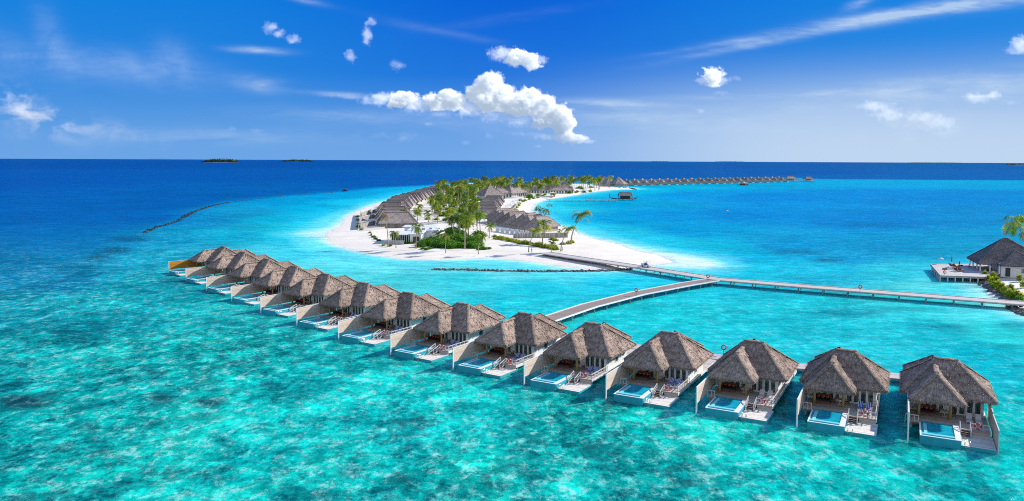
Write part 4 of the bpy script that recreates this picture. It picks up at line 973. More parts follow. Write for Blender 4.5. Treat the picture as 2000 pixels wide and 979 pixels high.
row([(952, 426), (950, 416), (954, 407), (962, 400), (972, 394), (983, 389), (996, 384.5)], 11.5, -PI/2, 15, 'grey thatched beach villa of the far right island row', 'beach villas of the far right row', .85)

# slatted fences and garden walls
def wall(name, pa, pb, h, t_, mat, lab, cat, z=ZS-.3, posts=0):
    a, b_ = G(*pa, ZS), G(*pb, ZS); d = b_-a; L = d.length
    r = empty(name, (a.x, a.y, z), math.atan2(d.y, d.x), lab, cat)
    m_ = MB(); m_.box(0, L, -t_/2, t_/2, 0, h); m_.obj('panel', mat, r)
    if posts:
        for k in range(posts+1): q = MB(); x = L*k/posts; q.box(x-.12, x+.12, -t_/2-.08, t_/2+.08, 0, h+.15); q.obj('post', M['rail'], r)
    else: q = MB(); q.box(-.05, L+.05, -t_/2-.06, t_/2+.06, h, h+.1); q.obj('coping', M['white'], r)
    return r
wall('slatted_fence', (704, 444), (738, 437), 2.2, .1, M['slat'], 'grey slatted fence at the left end of the left villa row', 'fence', posts=6)
wall('slatted_fence', (703, 431), (735, 424), 2.2, .1, M['slat'], 'grey slatted fence behind the first one, left of the villa row', 'fence', posts=6)
wall('slatted_fence', (706, 421), (735, 414), 2.2, .1, M['slat'], 'farthest grey slatted fence left of the villa row', 'fence', posts=6)
wall('slatted_fence', (700, 447), (704, 418), 2.0, .1, M['slat'], 'grey slatted fence facing the sea on the island left side', 'fence', posts=6)
wall('slatted_fence', (1002, 465), (1108, 463), 2.3, .1, M['slat'], 'long grey slatted fence before the near right villa row', 'fence', posts=12)
wall('slatted_fence', (1000, 414), (1014, 398), 2.3, .1, M['slat'], 'grey slatted fence behind the yellow shrubs of the bay', 'fence', posts=6)
wall('garden_wall', (710, 450), (751, 447), 1.2, .25, M['rail'], 'farthest white garden wall left of the white building', 'wall')
wall('garden_wall', (726, 459), (756, 455), 1.2, .25, M['rail'], 'middle white garden wall left of the white building', 'wall')
wall('garden_wall', (737, 467), (760, 463), 1.2, .25, M['rail'], 'nearest white garden wall left of the white building', 'wall')
wall('front_wall', (749, 476.5), (788, 476.5), 1.5, .25, M['concrete'], 'low grey wall in front of the white louvred building', 'wall')
for k in range(8):
    x = 968+k*9.5; y = 452+k*1.25
    wall('garden_wall', (x, y), (x+7, y+1.2), 2.4, .3, M['white'], f'white courtyard wall before the right villa row, {ORD[k]} from the left', 'wall')
# canopies of the bay villas
for k in range(7):
    p = G(975+k*6.3, 424-k*5.2, ZS); r = empty('shade_canopy', (p.x, p.y, ZS), .4, f'white flat canopy on the bay side of the villa row, {ORD[k] if k else "nearest"} of seven', 'canopy', 'white canopies of the bay villas')
    c = MB(); c.box(-2.5, 2.5, -1.6, 1.6, 2.5, 2.65); c.obj('canopy_top', M['white'], r)
    for sx in (-2.2, 2.2):
        for sy in (-1.3, 1.3): q = MB(); q.box(sx-.07, sx+.07, sy-.07, sy+.07, -.2, 2.5); q.obj('leg', M['white'], r)
# white flat-roofed building
a = G(757, 474, ZS); b_ = G(826, 474, ZS)
r = empty('white_building', (a.x, a.y, ZS), 0, 'long white flat-roofed building with a dark window at the front of the island', 'building')
W_ = (b_-a).length
m_ = MB(); m_.box(9.3, W_-1.5, 0, 16, -.3, 3.4); m_.box(1.2, 9.3, 6, 16, -.3, 3.0); m_.obj('wall', M['white'], r)
m_ = MB(); m_.box(8.9, W_-.5, -.5, 17, 3.42, 3.75); m_.box(0, 8.9, 1.0, 17, 3.1, 3.35); m_.obj('roof', M['white'], r)
m_ = MB(); m_.box(6, W_+4, 18, 34, -.3, 3.3); m_.box(5.5, W_+4.5, 17.6, 34.5, 3.3, 3.6); m_.obj('rear_block', M['white'], r)
m_ = MB(); m_.box(2, W_+2, 36, 46, -.3, 3.3); m_.box(1, W_+2.5, 35.6, 46.5, 3.3, 3.6); m_.obj('rear_block', M['white'], r)
for x in (11.4,): 
    f = MB(); f.box(x, x+2.0, -.06, .0, .5, 2.7); f = f.obj('window', M['concrete'], r); g = MB(); g.box(x+.15, x+1.85, -.1, -.06, .65, 2.55); g.obj('pane', M['dark'], f)
f = MB(); f.box(W_-4.3, W_-2.4, -.06, 0, .0, 2.6); f = f.obj('door', M['teak'], r)
for k in range(9): q = MB(); q.box(1.3+k*.9, 1.45+k*.9, 1.2, 5.8, -.2, 3.08); q.obj('louvre', M['white'], r)
m_ = MB(); m_.box(12, 13.5, 20, 21.5, 3.6, 4.4); m_.box(15, 16.2, 23, 24.5, 3.6, 4.3); m_.obj('roof_unit', M['concrete'], r)

# large thatched roofs in the middle and at the far beach
def big_house(px, py, L, W, rot, ez, rz, lab, name='thatched_pavilion', cat='pavilion', ridge=None, walls='white', s=1.0):
    p = G(px, py, ZS); r = empty(name, (p.x, p.y, ZS), rot, lab, cat)
    rg = W*.5 if ridge is None else ridge
    hip_roof('roof', M['thatch_far'], r, -L/2, L/2, -W/2, W/2, ez, -L/2+rg, L/2-rg, 0, 0, rz, fringe=False, n=8, mm=5, dens=.5, roll=.25)
    m_ = MB(); m_.box(-L/2+1.5, L/2-1.5, -W/2+1.5, W/2-1.5, -.5, ez+.05); m_.obj('wall', M[walls], r)
    for k in range(int(L/3)):
        d = MB(); x = -L/2+2.2+k*3; d.box(x, x+1.5, -W/2+1.43, -W/2+1.5, -.2, ez-.5); d.obj('window', M['glass'], r)
    for sx in (-1, 1):
        for k in range(3): q = MB(); q.tube([(sx*(L/2-.6), -W/2+.6+k*(W/2-.6), -.4), (sx*(L/2-.6), -W/2+.6+k*(W/2-.6), ez)], .16, 6); q.obj('column', M['wood'], r)
    return r
big_house(957, 388, 22, 20, .5, 3.2, 12, 'pyramid-shaped thatched roof left of the middle of the island', ridge=10)
big_house(975, 385, 20, 18, .4, 3.2, 10.5, 'thatched pyramid roof right behind the large pyramid roof')
big_house(1000, 383, 28, 20, .9, 3.2, 11.5, 'large grey thatched roof with a long slanted ridge in the island centre')
big_house(1013, 378, 22, 16, .3, 3, 8.5, 'wide thatched roof right of the slanted ridge roof')
big_house(945, 366.5, 30, 18, .2, 3.2, 9.5, 'distant thatched roof above the far palm grove')
big_house(1065, 377, 44, 22, .15, 3, 9.5, 'wide low thatched building on the far beach beside the palms')
big_house(1090, 371, 34, 24, -.1, 3, 11, 'tall thatched roof behind the wide beach building')
big_house(1052, 364, 30, 16, .0, 3, 8, 'thatched roof at the back lagoon behind the wide beach building')
big_house(1103, 376.5, 16, 12, .3, 2.6, 6, 'small thatched roof at the right end of the wide beach building')
def over_restaurant(px, py, R_, rz, lab):
    p = G(px, py, 0); r = empty('overwater_restaurant', (p.x, p.y, 0), 0, lab, 'restaurant')
    n = 8; mb = MB(); C = [Vector((R_*math.cos(2*PI*k/n+.4), R_*math.sin(2*PI*k/n+.4), 4.2)) for k in range(n)]; ap = Vector((0, 0, rz))
    for k in range(n): roof_plane(mb, C[k], C[(k+1) % n], ap, ap, fringe=False, n=5, mm=5, uo=k*3); ridge_roll(mb, C[k], ap, .22, n=5)
    mb.obj('roof', M['thatch_far'], r)
    d = MB(); d.tube([(0, 0, 1.2), (0, 0, 1.5)], R_+.6, 16); d.obj('deck', M['deck'], r)
    w = MB(); w.tube([(0, 0, 1.5), (0, 0, 4.2)], R_*.62, 8); w.obj('wall', M['white'], r)
    for k in range(n):
        q = MB(); q.tube([tuple(C[k]*.93*Vector((1, 1, 0)).length/1.414 if False else (C[k].x*.93, C[k].y*.93, 1.5)), (C[k].x*.93, C[k].y*.93, 4.3)], .2, 6); q.obj('column', M['rail'], r)
        q = MB(); q.tube([(C[k].x*.9, C[k].y*.9, -1), (C[k].x*.9, C[k].y*.9, 1.3)], .2, 6); q.obj('stilt', M['stilt'], r)
over_restaurant(1188, 365, 12.5, 13, 'left one of the two round thatched restaurants over the water')
over_restaurant(1207, 365.2, 14.5, 14, 'right one of the two round thatched restaurants over the water')
big_house(1176, 361.5, 24, 16, 0, 3, 12, 'dark thatched roof just left behind the round restaurants')

# ------------------------------------------------------------------ far overwater villas
def build_far_villa():
    r = empty('far_overwater_villa')
    hip_roof('roof', M['thatch_far'], r, -5.6, 5.6, -4.5, 6.5, 3.9, -1.0, 1.0, 1.0, 1.0, 8.9, fringe=False, n=6, mm=4, dens=0, roll=.3)
    hip_roof('porch_roof', M['thatch_far'], r, -4.6, 2, -8.2, -3, 3.9, -1.4, -1.2, -4.6, 1, 7.2, fringe=False, n=5, mm=4, dens=0, roll=.3, skip='b')
    w = MB(); w.box(-4.5, 4.5, -3.5, 6, 1, 4.2); w.obj('wall', M['white_wall'], r)
    d = MB(); d.box(-4.6, 4.8, -9, 11, .6, 1); d.obj('deck', M['deck'], r)
    s = MB(); s.box(.6, 4.8, -14, -9.02, .2, .5); s.obj('swim_platform', M['white'], r)
    p = MB(); p.box(-4, .55, -14.5, -9.02, -.1, 1.1); p.obj('pool', M['pool_side'], r)
    q = MB(); q.box(-5.1, -5, -14, -1, 1.1, 3.8); q.obj('privacy_screen', M['riser'], r)
    for x, y in ((-4, -9), (4, -9), (-4, 0), (4, 0), (-4, 9), (4, 9)): c = MB(); c.tube([(x, y, -1), (x, y, .65)], .2, 6); c.obj('stilt', M['stilt'], r)
    return r
PF = Proto(build_far_villa)
xs = [1223, 1239, 1255, 1272, 1288, 1304, 1320, 1335.5, 1351, 1367, 1382, 1396.5, 1411, 1425, 1439, 1453, 1467, 1481, 1494.5, 1508, 1521]
for k, x in enumerate(xs):
    y = 362.0-(x-1240)*.0235
    p = G(x, y, 0); nm = 'leftmost' if k == 0 else (ORD[k] if k < 13 else f'{k+1}th') + ' from the left'
    PF.put(p, .85, f'distant grey thatched overwater villa, {nm} of the far row', 'villa', 'villas of the far overwater row', 1.12)
fw = [G(1228, 358.5, 0), G(1370, 355.5, 0), G(1520, 352.6, 0)]
jetty('distant boardwalk behind the far row of overwater villas', 'boardwalk', [(p.x, p.y) for p in fw], 3, 1.0, M['jetty'], False, 25)
def far_hut(px, py, L, W, rz, lab):
    p = G(px, py, 0); r = empty('overwater_hut', (p.x, p.y, 0), .1, lab, 'hut')
    hip_roof('roof', M['thatch_far'], r, -L/2, L/2, -W/2, W/2, 4.6, -L/2+W*.4, L/2-W*.4, 0, 0, rz, fringe=False, n=6, mm=4, dens=0, roll=.3)
    d = MB(); d.box(-L/2-1, L/2+2, -W/2-1, W/2+1, 1.2, 1.6); d.obj('deck', M['deck'], r)
    w = MB(); w.box(-L/2+4, L/2-4, -W/2+2.5, W/2-2, 1.6, 4.6); w.obj('wall', M['riser'], r)
    for x in (-L/2+.8, 0, L/2-.8):
        for y in (-W/2+.8, W/2-.8):
            q = MB(); q.tube([(x, y, 1.6), (x, y, 4.7)], .25, 6); q.obj('column', M['wood'], r); q = MB(); q.tube([(x, y, -1), (x, y, 1.2)], .25, 6); q.obj('stilt', M['stilt'], r)
far_hut(1543, 354, 20, 12, 9.3, 'dark thatched hut over the water at the right end of the far villa row')
far_hut(1578, 354.4, 16, 10, 8.6, 'small thatched open hut on stilts, farthest right of the far row')
jetty('thin distant boardwalk linking the last two far huts', 'boardwalk', [(G(1521, 353.4).x, G(1521, 353.4).y), (G(1590, 354.3).x, G(1590, 354.3).y)], 2.5, 1.2, M['jetty'], False, 14)

# ------------------------------------------------------------------ arrival pier with boat-shaped pavilion
pier = [G(1066, 390, 1.5), G(1120, 390.5, 1.5), G(1170, 390.8, 1.5), G(1206, 391, 1.5)]
jetty('long dark pier with pairs of posts reaching from the far beach into the bay', 'pier', [(p.x, p.y) for p in pier], 3.2, 1.5, M['riser'], False, 6.5)
p = G(1222, 391, 0); r = empty('pier_pavilion', (p.x, p.y, 0), 0, 'thatched pavilion with curved dark prows at the end of the pier', 'pavilion'); r.scale = (.85, .85, .85)
d = MB(); d.box(-9, 9, -6, 6, 1.3, 1.7); d.obj('deck', M['teak'], r)
hip_roof('roof', M['thatch_far'], r, -8.2, 6.5, -5, 5, 4.8, -7.2, 5.6, 0, 0, 8.4, fringe=False, n=6, mm=4, dens=.4, roll=.3)
w = MB(); w.box(-6, 4, -2.5, 2.5, 1.7, 4.8); w.obj('counter', M['dark'], r)
for x in (-7.5, -4.5, -1.5, 1.5, 4.5, 6):
    for y in (-4.4, 4.4): q = MB(); q.tube([(x, y, 1.7), (x, y, 5)], .15, 6); q.obj('column', M['teak'], r)
for x in (-8, -3, 3, 8):
    for y in (-5, 5): q = MB(); q.tube([(x, y, -1), (x, y, 1.4)], .25, 6); q.obj('stilt', M['hull'], r)
q = MB(); q.tube([(-10, 0, 1.4), (-15, 0, 1.8), (-17.5, 0, 3.5), (-17.9, 0, 5.5), (-16.6, 0, 8.2)], [.5, .45, .4, .35, .15], 8); q.obj('prow', M['hull'], r, True)
q = MB(); q.tube([(9, 0, 1.4), (11, 0, 2), (12.4, 0, 3.6), (12.6, 0, 6)], [.5, .45, .4, .15], 8); q.obj('prow', M['hull'], r, True)
q = MB(); q.bar((-10, -4.5, 2.7), (9, -6, 2.7), .12); q.bar((6.5, -5.8, 2.7), (11, -3, 2.9), .12)
for x in (-8, -4, 0, 4, 8): q.bar((x, -5.5, 1.7), (x, -5.5, 2.7), .1)
q.obj('railing', M['hull'], r)

# ------------------------------------------------------------------ right shore pavilion
def ground_at(px, py, z=ZS): q = G(px, py, z); return (q.x, q.y)
DZ = 1.9
dk = [G(1817, 516, DZ), G(1891, 515.5, DZ), G(1990, 520, DZ), G(1925, 541, DZ), G(1836, 538, DZ)]
r = empty('sun_deck', (dk[0].x, dk[0].y, 0), 0, 'pale timber sun deck on stilts beside the thatched pavilion at the right edge', 'deck')
o0 = dk[0]; L_ = [(p.x-o0.x, p.y-o0.y) for p in dk]
m_ = MB(); n = len(L_)
m_.face([(x, y, DZ) for x, y in reversed(L_)]); m_.face([(x, y, DZ-.12) for x, y in L_])
for k in range(n): (xa, ya), (xb, yb) = L_[k], L_[(k+1) % n]; m_.face([(xa, ya, DZ), (xb, yb, DZ), (xb, yb, DZ-.12), (xa, ya, DZ-.12)])
m_.obj('deck_top', M['jetty'], r)
m_ = MB()
for k in range(n): (xa, ya), (xb, yb) = L_[k], L_[(k+1) % n]; m_.bar((xa*.995, ya*.995, DZ-.4), (xb*.995, yb*.995, DZ-.4), .2, .45)
m_.obj('beam', M['concrete'], r)
def stilt(parent, x, y, z): q = MB(); q.tube([(x, y, -1), (x, y, z)], .2, 8); q.obj('stilt', M['rail'], parent, True)
for a_, b__, nn in ((L_[3], L_[4], 6), (L_[4], L_[0], 6)):
    for k in range(nn): u = k/nn; stilt(r, a_[0]*(1-u)+b__[0]*u, a_[1]*(1-u)+b__[1]*u, DZ-.3)
# pavilion
pc = G(1962, 527, DZ); r = empty('thatched_pavilion', (pc.x, pc.y, ZS), -.35, 'large grey thatched pavilion with white walls at the right edge', 'pavilion')
hip_roof('roof', M['thatch_dark'], r, -9.0, 13, -7.6, 9, 3.3, -.7, .4, .5, .5, 10.9, fringe=True, n=16, mm=12, dens=1.2, roll=.3)
m_ = MB(); A, B, ap, bk = (-3.5, -10.2, 3.4), (9.5, -10.2, 3.4), (1.5, -4.8, 7.6), (1.5, -1.2, 7.6)
for i, q in enumerate([(A, B, ap, ap), (B, (9.5, -7.0, 3.4), bk, ap), ((-3.5, -7.0, 3.4), A, ap, bk)]): roof_plane(m_, *q, uo=i*4, n=14, mm=8)
ridge_roll(m_, A, ap, .25); ridge_roll(m_, B, ap, .25); m_.obj('front_roof', M['thatch_dark'], r)
m_ = MB(); m_.box(-3, 10, -8.6, 8, -.6, 3.9); m_.obj('wall', M['white_wall'], r)
for x in (-1.8, 6.6): f = MB(); f.box(x, x+1.3, -8.68, -8.6, -.3, 2.4); f.obj('door', M['dark'], r)
f = MB(); f.box(2.4, 3.8, -8.68, -8.6, .9, 2.3); f = f.obj('window', M['rail'], r); g = MB(); g.box(2.5, 3.7, -8.72, -8.68, 1, 2.2); g.obj('pane', M['glass'], f)
for x, y in ((-8.2, -6.6), (-8.2, -2), (-8.2, 3.5), (-5.6, -6.8), (-3.4, -8.4), (-8.2, 8.0)): q = MB(); q.box(x-.17, x+.17, y-.17, y+.17, .3, 3.7); q.obj('column', M['white'], r)
# loungers, parasols, sign and people on the sun deck
def build_teak_lounger():
    r = empty('sun_lounger'); f = MB(); f.box(-.4, .4, -1, .4, .25, .33); f.obj('frame', M['teak'], r)
    for x in (-.33, .33):
        for y in (-.9, .85): l = MB(); l.bar((x, y, 0), (x, y, .26), .07); l.obj('leg', M['teak'], r)
    k = MB(); k.bar((0, .35, .33), (0, 1.0, .95), .75, .1); k.obj('backrest', M['teak'], r)
    c = MB(); c.box(-.36, .36, -.97, .35, .34, .44); c.obj('mattress', M['orange'], r); return r
PTL = Proto(build_teak_lounger)
for k, (x, y, a_, lab) in enumerate([(1859, 521.5, 2.0, 'brown sun lounger nearest the parasol on the right sun deck'), (1866, 523, 2.0, 'brown sun lounger right of the parasol pole on the sun deck'), (1868, 529.5, 2.2, 'brown sun lounger nearest the front edge of the right sun deck'), (1876, 530.5, 2.2, 'brown sun lounger beside the front one on the right sun deck')]):
    PTL.put(G(x, y, DZ), a_, lab, 'sun lounger', 'teak loungers on the right sun deck', 1.25)
def parasol(px, py, z, lab, mat, hh=2.4, closed=True, rad=1.5, s=1.0):
    r = empty('parasol', G(px, py, z), 0, lab, 'parasol'); q = MB(); q.tube([(0, 0, 0), (0, 0, hh)], .04, 6); q.obj('pole', M['rail'], r)
    c = MB(); n = 8
    if closed: c.tube([(0, 0, .8), (0, 0, 1.4), (0, 0, hh+.1)], [.22, .2, .04], 8)
    else:
        for k in range(n): a0, a1 = 2*PI*k/n, 2*PI*(k+1)/n; c.face([(rad*math.cos(a0), rad*math.sin(a0), hh-.5), (rad*math.cos(a1), rad*math.sin(a1), hh-.5), (0, 0, hh)]); c.face([(rad*math.cos(a1), rad*math.sin(a1), hh-.55), (rad*math.cos(a0), rad*math.sin(a0), hh-.55), (0, 0, hh-.05)])
    c.obj('canopy', mat, r); q = MB(); q.tube([(0, 0, 0), (0, 0, .12)], .35, 10); q.obj('base', M['concrete'], r); return r
parasol(1858, 515.5, DZ, 'closed brown parasol at the back of the right sun deck', M['teak'], 2.5)
parasol(1837, 516, DZ, 'small white parasol at the back left of the right sun deck', M['white_shirt'], 2.3, False, .9)
r = empty('side_table', G(1876, 522, DZ), 0, 'dark square table beside the loungers on the right sun deck', 'table'); q = MB(); q.box(-.6, .6, -.4, .4, .5, .75); q.obj('tabletop', M['navy'], r)
for sx in (-.5, .5):
    for sy in (-.32, .32): l = MB(); l.bar((sx, sy, 0), (sx, sy, .5), .06); l.obj('leg', M['dark'], r)
r = empty('warning_sign', G(1844, 537, DZ), 0, 'sign with a round lifebuoy below it on the front edge of the right sun deck', 'sign')
q = MB(); q.bar((0, 0, 0), (0, 0, 2.0), .06); q.obj('post', M['dark'], r)
q = MB(); q.box(-.75, -.05, -.06, -.02, 1.5, 2.1); q.box(.05, .75, -.06, -.02, 1.5, 2.1); q.obj('board', M['dark'], r)
q = MB()
for x0 in (-.72, .08): q.bar((x0+.08, -.075, 1.58), (x0+.56, -.075, 2.02), .07, .02); q.bar((x0+.56, -.075, 1.58), (x0+.08, -.075, 2.02), .07, .02)
q.obj('cross_mark', M['white'], r)
q = MB(); q.torus((0, -.1, .85), .42, .1, 'Y'); q.obj('ring', M['red'], r, True)

# ------------------------------------------------------------------ people
def build_person(pose='stand', shirt='white_shirt', short='dark'):
    r = empty('person')
    if pose == 'stand':
        J = [((0, 0, .95), .13), ((0, 0, 1.2), .14), ((0, 0, 1.42), .12), ((0, 0, 1.52), .055), ((0, 0, 1.64), .1), ((0, 0, 1.74), .07), ((.09, 0, .88), .095), ((.1, -.03, .48), .06), ((.1, .0, .08), .045), ((.1, -.14, .04), .04),
             ((-.09, 0, .88), .095), ((-.11, .08, .48), .06), ((-.11, .12, .08), .045), ((-.11, -.02, .04), .04), ((.2, 0, 1.4), .055), ((.26, .02, 1.14), .042), ((.24, -.1, .9), .035), ((-.2, 0, 1.4), .055), ((-.26, .02, 1.14), .042), ((-.25, -.08, .9), .035)]
    else:
        J = [((0, 0, .5), .14), ((0, .05, .75), .14), ((0, .1, .98), .12), ((0, .1, 1.08), .055), ((0, .08, 1.2), .1), ((0, .08, 1.3), .07), ((.09, -.1, .5), .095), ((.12, -.5, .56), .06), ((.12, -.9, .48), .045), ((.12, -.98, .55), .04),
             ((-.09, -.1, .5), .095), ((-.12, -.5, .56), .06), ((-.12, -.9, .48), .045), ((-.12, -.98, .55), .04), ((.2, .1, .95), .055), ((.27, .1, .7), .042), ((.24, -.08, .52), .035), ((-.2, .1, .95), .055), ((-.27, .1, .7), .042), ((-.24, -.08, .52), .035)]
    E_ = [(0, 1), (1, 2), (2, 3), (3, 4), (4, 5), (0, 6), (6, 7), (7, 8), (8, 9), (0, 10), (10, 11), (11, 12), (12, 13), (2, 14), (14, 15), (15, 16), (2, 17), (17, 18), (18, 19)]
    me = bpy.data.meshes.new('body'); me.from_pydata([j[0] for j in J], E_, []); me.materials.append(M['skin'])
    o = bpy.data.objects.new('body', me); COL.objects.link(o); o.parent = r
    sk = o.modifiers.new('skin', 'SKIN')
    for v, (_, rr) in zip(me.skin_vertices[0].data, J): v.radius = (rr, rr)
    me.skin_vertices[0].data[0].use_root = True
    ss = o.modifiers.new('sub', 'SUBSURF'); ss.levels = 1; ss.render_levels = 1
    T = J[1][0]; t_ = MB(); t_.tube([(J[0][0][0], J[0][0][1], J[0][0][2]-.05), T, (J[2][0][0], J[2][0][1], J[2][0][2]+.05)], [.17, .18, .15], 10); t_.obj('shirt', M[shirt], r, True)
    s = MB()
    for k in (6, 10): a_, c_ = Vector(J[k][0]), Vector(J[k+1][0]); s.tube([tuple(a_+(a_-c_)*.15), tuple(a_.lerp(c_, .7))], [.12, .09], 8)
    s.obj('shorts', M[short], r, True)
    h = MB(); hp = J[4][0]; h.ball((hp[0], hp[1]+.025, hp[2]+.05), (.115, .115, .11), 10, 7); h.obj('hair', M['dark'], r, True)
    f = MB(); hp = J[4][0]; f.ball((hp[0], hp[1]-.105, hp[2]-.005), (.018, .03, .025), 6, 4); f.obj('nose', M['skin'], r, True)
    return r
def person(px, py, z, rz, lab, pose='stand', shirt='white_shirt', short='dark', s=1.0):
    r = build_person(pose, shirt, short); r.location = G(px, py, z); r.rotation_euler = (0, 0, rz); r.scale = (s, s, s); return tag(r, lab, 'person')
person(1892, 526, DZ, .5, 'person in a red shirt standing on the right sun deck by the pavilion', 'stand', 'red_shirt')
person(1863, 521, DZ+.1, 2.0, 'person in an orange top sitting on a lounger of the right sun deck', 'sit', 'orange', 'teak')
person(1873, 520, DZ, .2, 'person in a blue top beside the dark table on the right sun deck', 'stand', 'blue_shirt')
person(1098, 491.5, ZS, .3, 'person in a white top standing on the sand beside the jetty start', 'stand', 'white_shirt', 'red')
person(1038, 494, ZS, .8, 'person in a red top on the sand left of the jetty start', 'stand', 'red_shirt', 'white_shirt')
for k, (x, lab, sh) in enumerate([(1153, 'person in a red top walking along the far pier', 'red_shirt'), (1163, 'person in a blue top on the far pier right of the red top', 'blue_shirt'), (1179, 'person in dark clothes standing midway on the far pier', 'dark'), (1186, 'person in a white top on the far pier near the pavilion', 'white_shirt'), (1189.5, 'person in an orange top on the far pier next to the pavilion', 'orange')]):
    person(x, 390.6, 1.5, k, lab, 'stand', sh, 'dark', 1.15)

# ------------------------------------------------------------------ golf buggy
bp = G(1262, 521.8, JZ); hd = main_path[3]-main_path[2]
r = empty('golf_buggy', (bp.x, bp.y, JZ), math.atan2(hd.y, hd.x), 'white golf buggy with a roof and cargo box on the long jetty', 'golf buggy')
q = MB(); q.box(-1.8, 1.5, -.62, .62, .35, .62); q.box(-1.9, -.5, -.62, .62, .62, 1.15); q.box(.9, 1.6, -.6, .6, .62, .95); q.box(1.6, 1.85, -.5, .5, .4, .8); q.obj('body', M['white'], r)
q = MB(); q.box(-.5, .1, -.6, .6, .62, .85); q.bar((-.5, 0, .85), (-.6, 0, 1.4), 1.1, .12); q.obj('seat', M['blue_shirt'], r)
q = MB(); q.box(-.75, 1.0, -.68, .68, 1.92, 2.0); q.obj('canopy', M['white'], r)
q = MB()
for x, x2 in ((-.6, -.6), (1.1, .85)):
    for y in (-.58, .58): q.bar((x, y, .9), (x2, y, 1.93), .05)
q.obj('frame', M['dark'], r)
for x in (-1.2, 1.15):
    for y in (-.62, .62):
        w = MB(); w.tube([(x, y-.09, .3), (x, y+.09, .3)], .3, 14); w = w.obj('wheel', M['dark'], r); c = MB(); c.tube([(x, y-.1, .3), (x, y+.1, .3)], .14, 10); c.obj('rim', M['metal'], w)
d_ = build_person('sit', 'blue_shirt', 'dark'); d_.location = (bp.x, bp.y, JZ+.45); d_.rotation_euler = (0, 0, math.atan2(hd.y, hd.x)+PI/2); tag(d_, 'driver in a blue shirt sitting in the golf buggy on the jetty', 'person')

# ------------------------------------------------------------------ boats, buoy, beach bits
def boat(px, py, L, lab, rz=0.0, top='dark', cabin=True):
    r = empty('motor_boat', G(px, py, 0), rz, lab, 'boat'); m_ = MB(); n = 10; b0 = 0
    for i in range(n+1):
        u = i/n; x = -L/2+L*u; w = L*.16*(1-max(0, (u-.55)/.45)**2)*1.0+.02; z1 = .9+.7*u*u; m_.v += [(x, -w, z1), (x, -w*.7, -.3), (x, w*.7, -.3), (x, w, z1)]
    for i in range(n):
        for k in range(4): l = (k+1) % 4; m_.f.append((i*4+k, (i+1)*4+k, (i+1)*4+l, i*4+l)); m_.uv += [(0, 0)]*4
    m_.f += [(0, 1, 2, 3), (n*4+3, n*4+2, n*4+1, n*4)]; m_.uv += [(0, 0)]*8
    m_.obj('hull', M['hull'], r)
    if cabin:
        c = MB(); c.box(-L*.25, L*.15, -L*.11, L*.11, .9, 2.6); c.obj('cabin', M[top], r)
        c = MB(); c.box(-L*.32, L*.2, -L*.13, L*.13, 2.6, 2.8); c.obj('canopy', M['riser'], r)
    return r
boat(1451, 362, 17, 'dark wooden boat anchored before the far villa row', 0.05, 'teak')
r = empty('boat_dome', G(1452, 361.6, 0), 0, 'round white cover on the deck of the dark anchored boat', 'cover'); q = MB(); q.ball((0, 0, 3.6), (1.8, 1.8, 1.6)); q.obj('dome', M['white'], r, True)
q = MB(); q.tube([(0, 0, 1.1), (0, 0, 2.7)], 1.2, 8); q.obj('base', M['white'], r)
boat(673, 374, 7, 'small dark boat moored at the reef edge left of the island', .1, 'dark')
r = empty('marker_buoy', G(1420, 413, 0), 0, 'tiny red and white marker buoy floating in the right lagoon', 'buoy'); q = MB(); q.ball((0, 0, .3), .7, 10, 7); q.obj('float', M['white'], r, True); q = MB(); q.tube([(0, 0, .8), (0, 0, 2)], [.35, .1], 8); q.obj('topmark', M['red'], r)
parasol(1078, 385, ZS, 'pale pink parasol on the far beach at the pier root', M['white_shirt'], 4.5, False, 4)
for k, (x, y) in enumerate([(1075, 386.6), (1079, 385.5), (1082, 384.3)]):
    PTL.put(G(x, y, ZS), 1+k, f'orange-red lounger under the far pale parasol, {("left", "middle", "right")[k]} one', 'sun lounger', 'loungers at the far parasol', 2.0)
r = empty('beach_pool', G(1062, 383.5, ZS), 0, 'turquoise pool beside the far parasol on the island', 'pool'); q = MB(); q.box(-9, 9, -6, 6, -.2, .25); q.obj('coping', M['white'], r); q = MB(); q.box(-8.4, 8.4, -5.4, 5.4, .2, .3); q.obj('pool_water', M['pool'], r)
# white bench-like signs on the beach
# ------------------------------------------------------------------ horizon islands
def far_island(x0, x1, yb, h, lab, trees=True, sand=None, D=None):
    c = G((x0+x1)/2, yb, 0); L = (x1-x0)*c.y/F
    r = empty('distant_island', (c.x, c.y, 0), 0, lab, 'island'); rd = RD(int(x0)); rd.seedv = x0
    m_ = MB(); m_.tube([(0, 0, -1), (0, 0, 1.5)], 1, 24)
    m_.v = [(x*L*.5, y*L*.16, z) for x, y, z in m_.v]; m_.obj('shore', M['sand'] if sand else M['leaf_far'], r)
    f = MB(); px_m = F/c.y
    for k in range(int(40+L/12)):
        u = rd.uniform(-1, 1); x = u*L*.47; y = rd.uniform(-.1, .1)*L*math.sqrt(1-u*u)
        hh = h*(.55+.6*max(0, 1-abs(u)**3))*rd.uniform(.7, 1.15); w = h*rd.uniform(.5, 1.2)
        leaf_blob(f, (x, y, hh*.35), w, w, hh*.6, 14, h*.22, rd)
    f.obj('trees', M['leaf_far'], r)
far_island(397, 465, 318, 38, 'green wooded island on the left horizon with a white sand tip', sand=True)
far_island(550, 612, 316.0, 34, 'low wooded island on the horizon left of the large cloud')
far_island(290, 330, 311.0, 38, 'small wooded island on the horizon, farthest left')
far_island(780, 799, 313.4, 32, 'tiny wooded island on the horizon left of the cloud foot')
far_island(1270, 1305, 315.6, 30, 'faint strip of island on the horizon right of the cloud')
far_island(1395, 1455, 316.4, 34, 'long faint island on the horizon above the far villas')
far_island(1770, 1880, 318.2, 26, 'longest faint island on the right horizon')
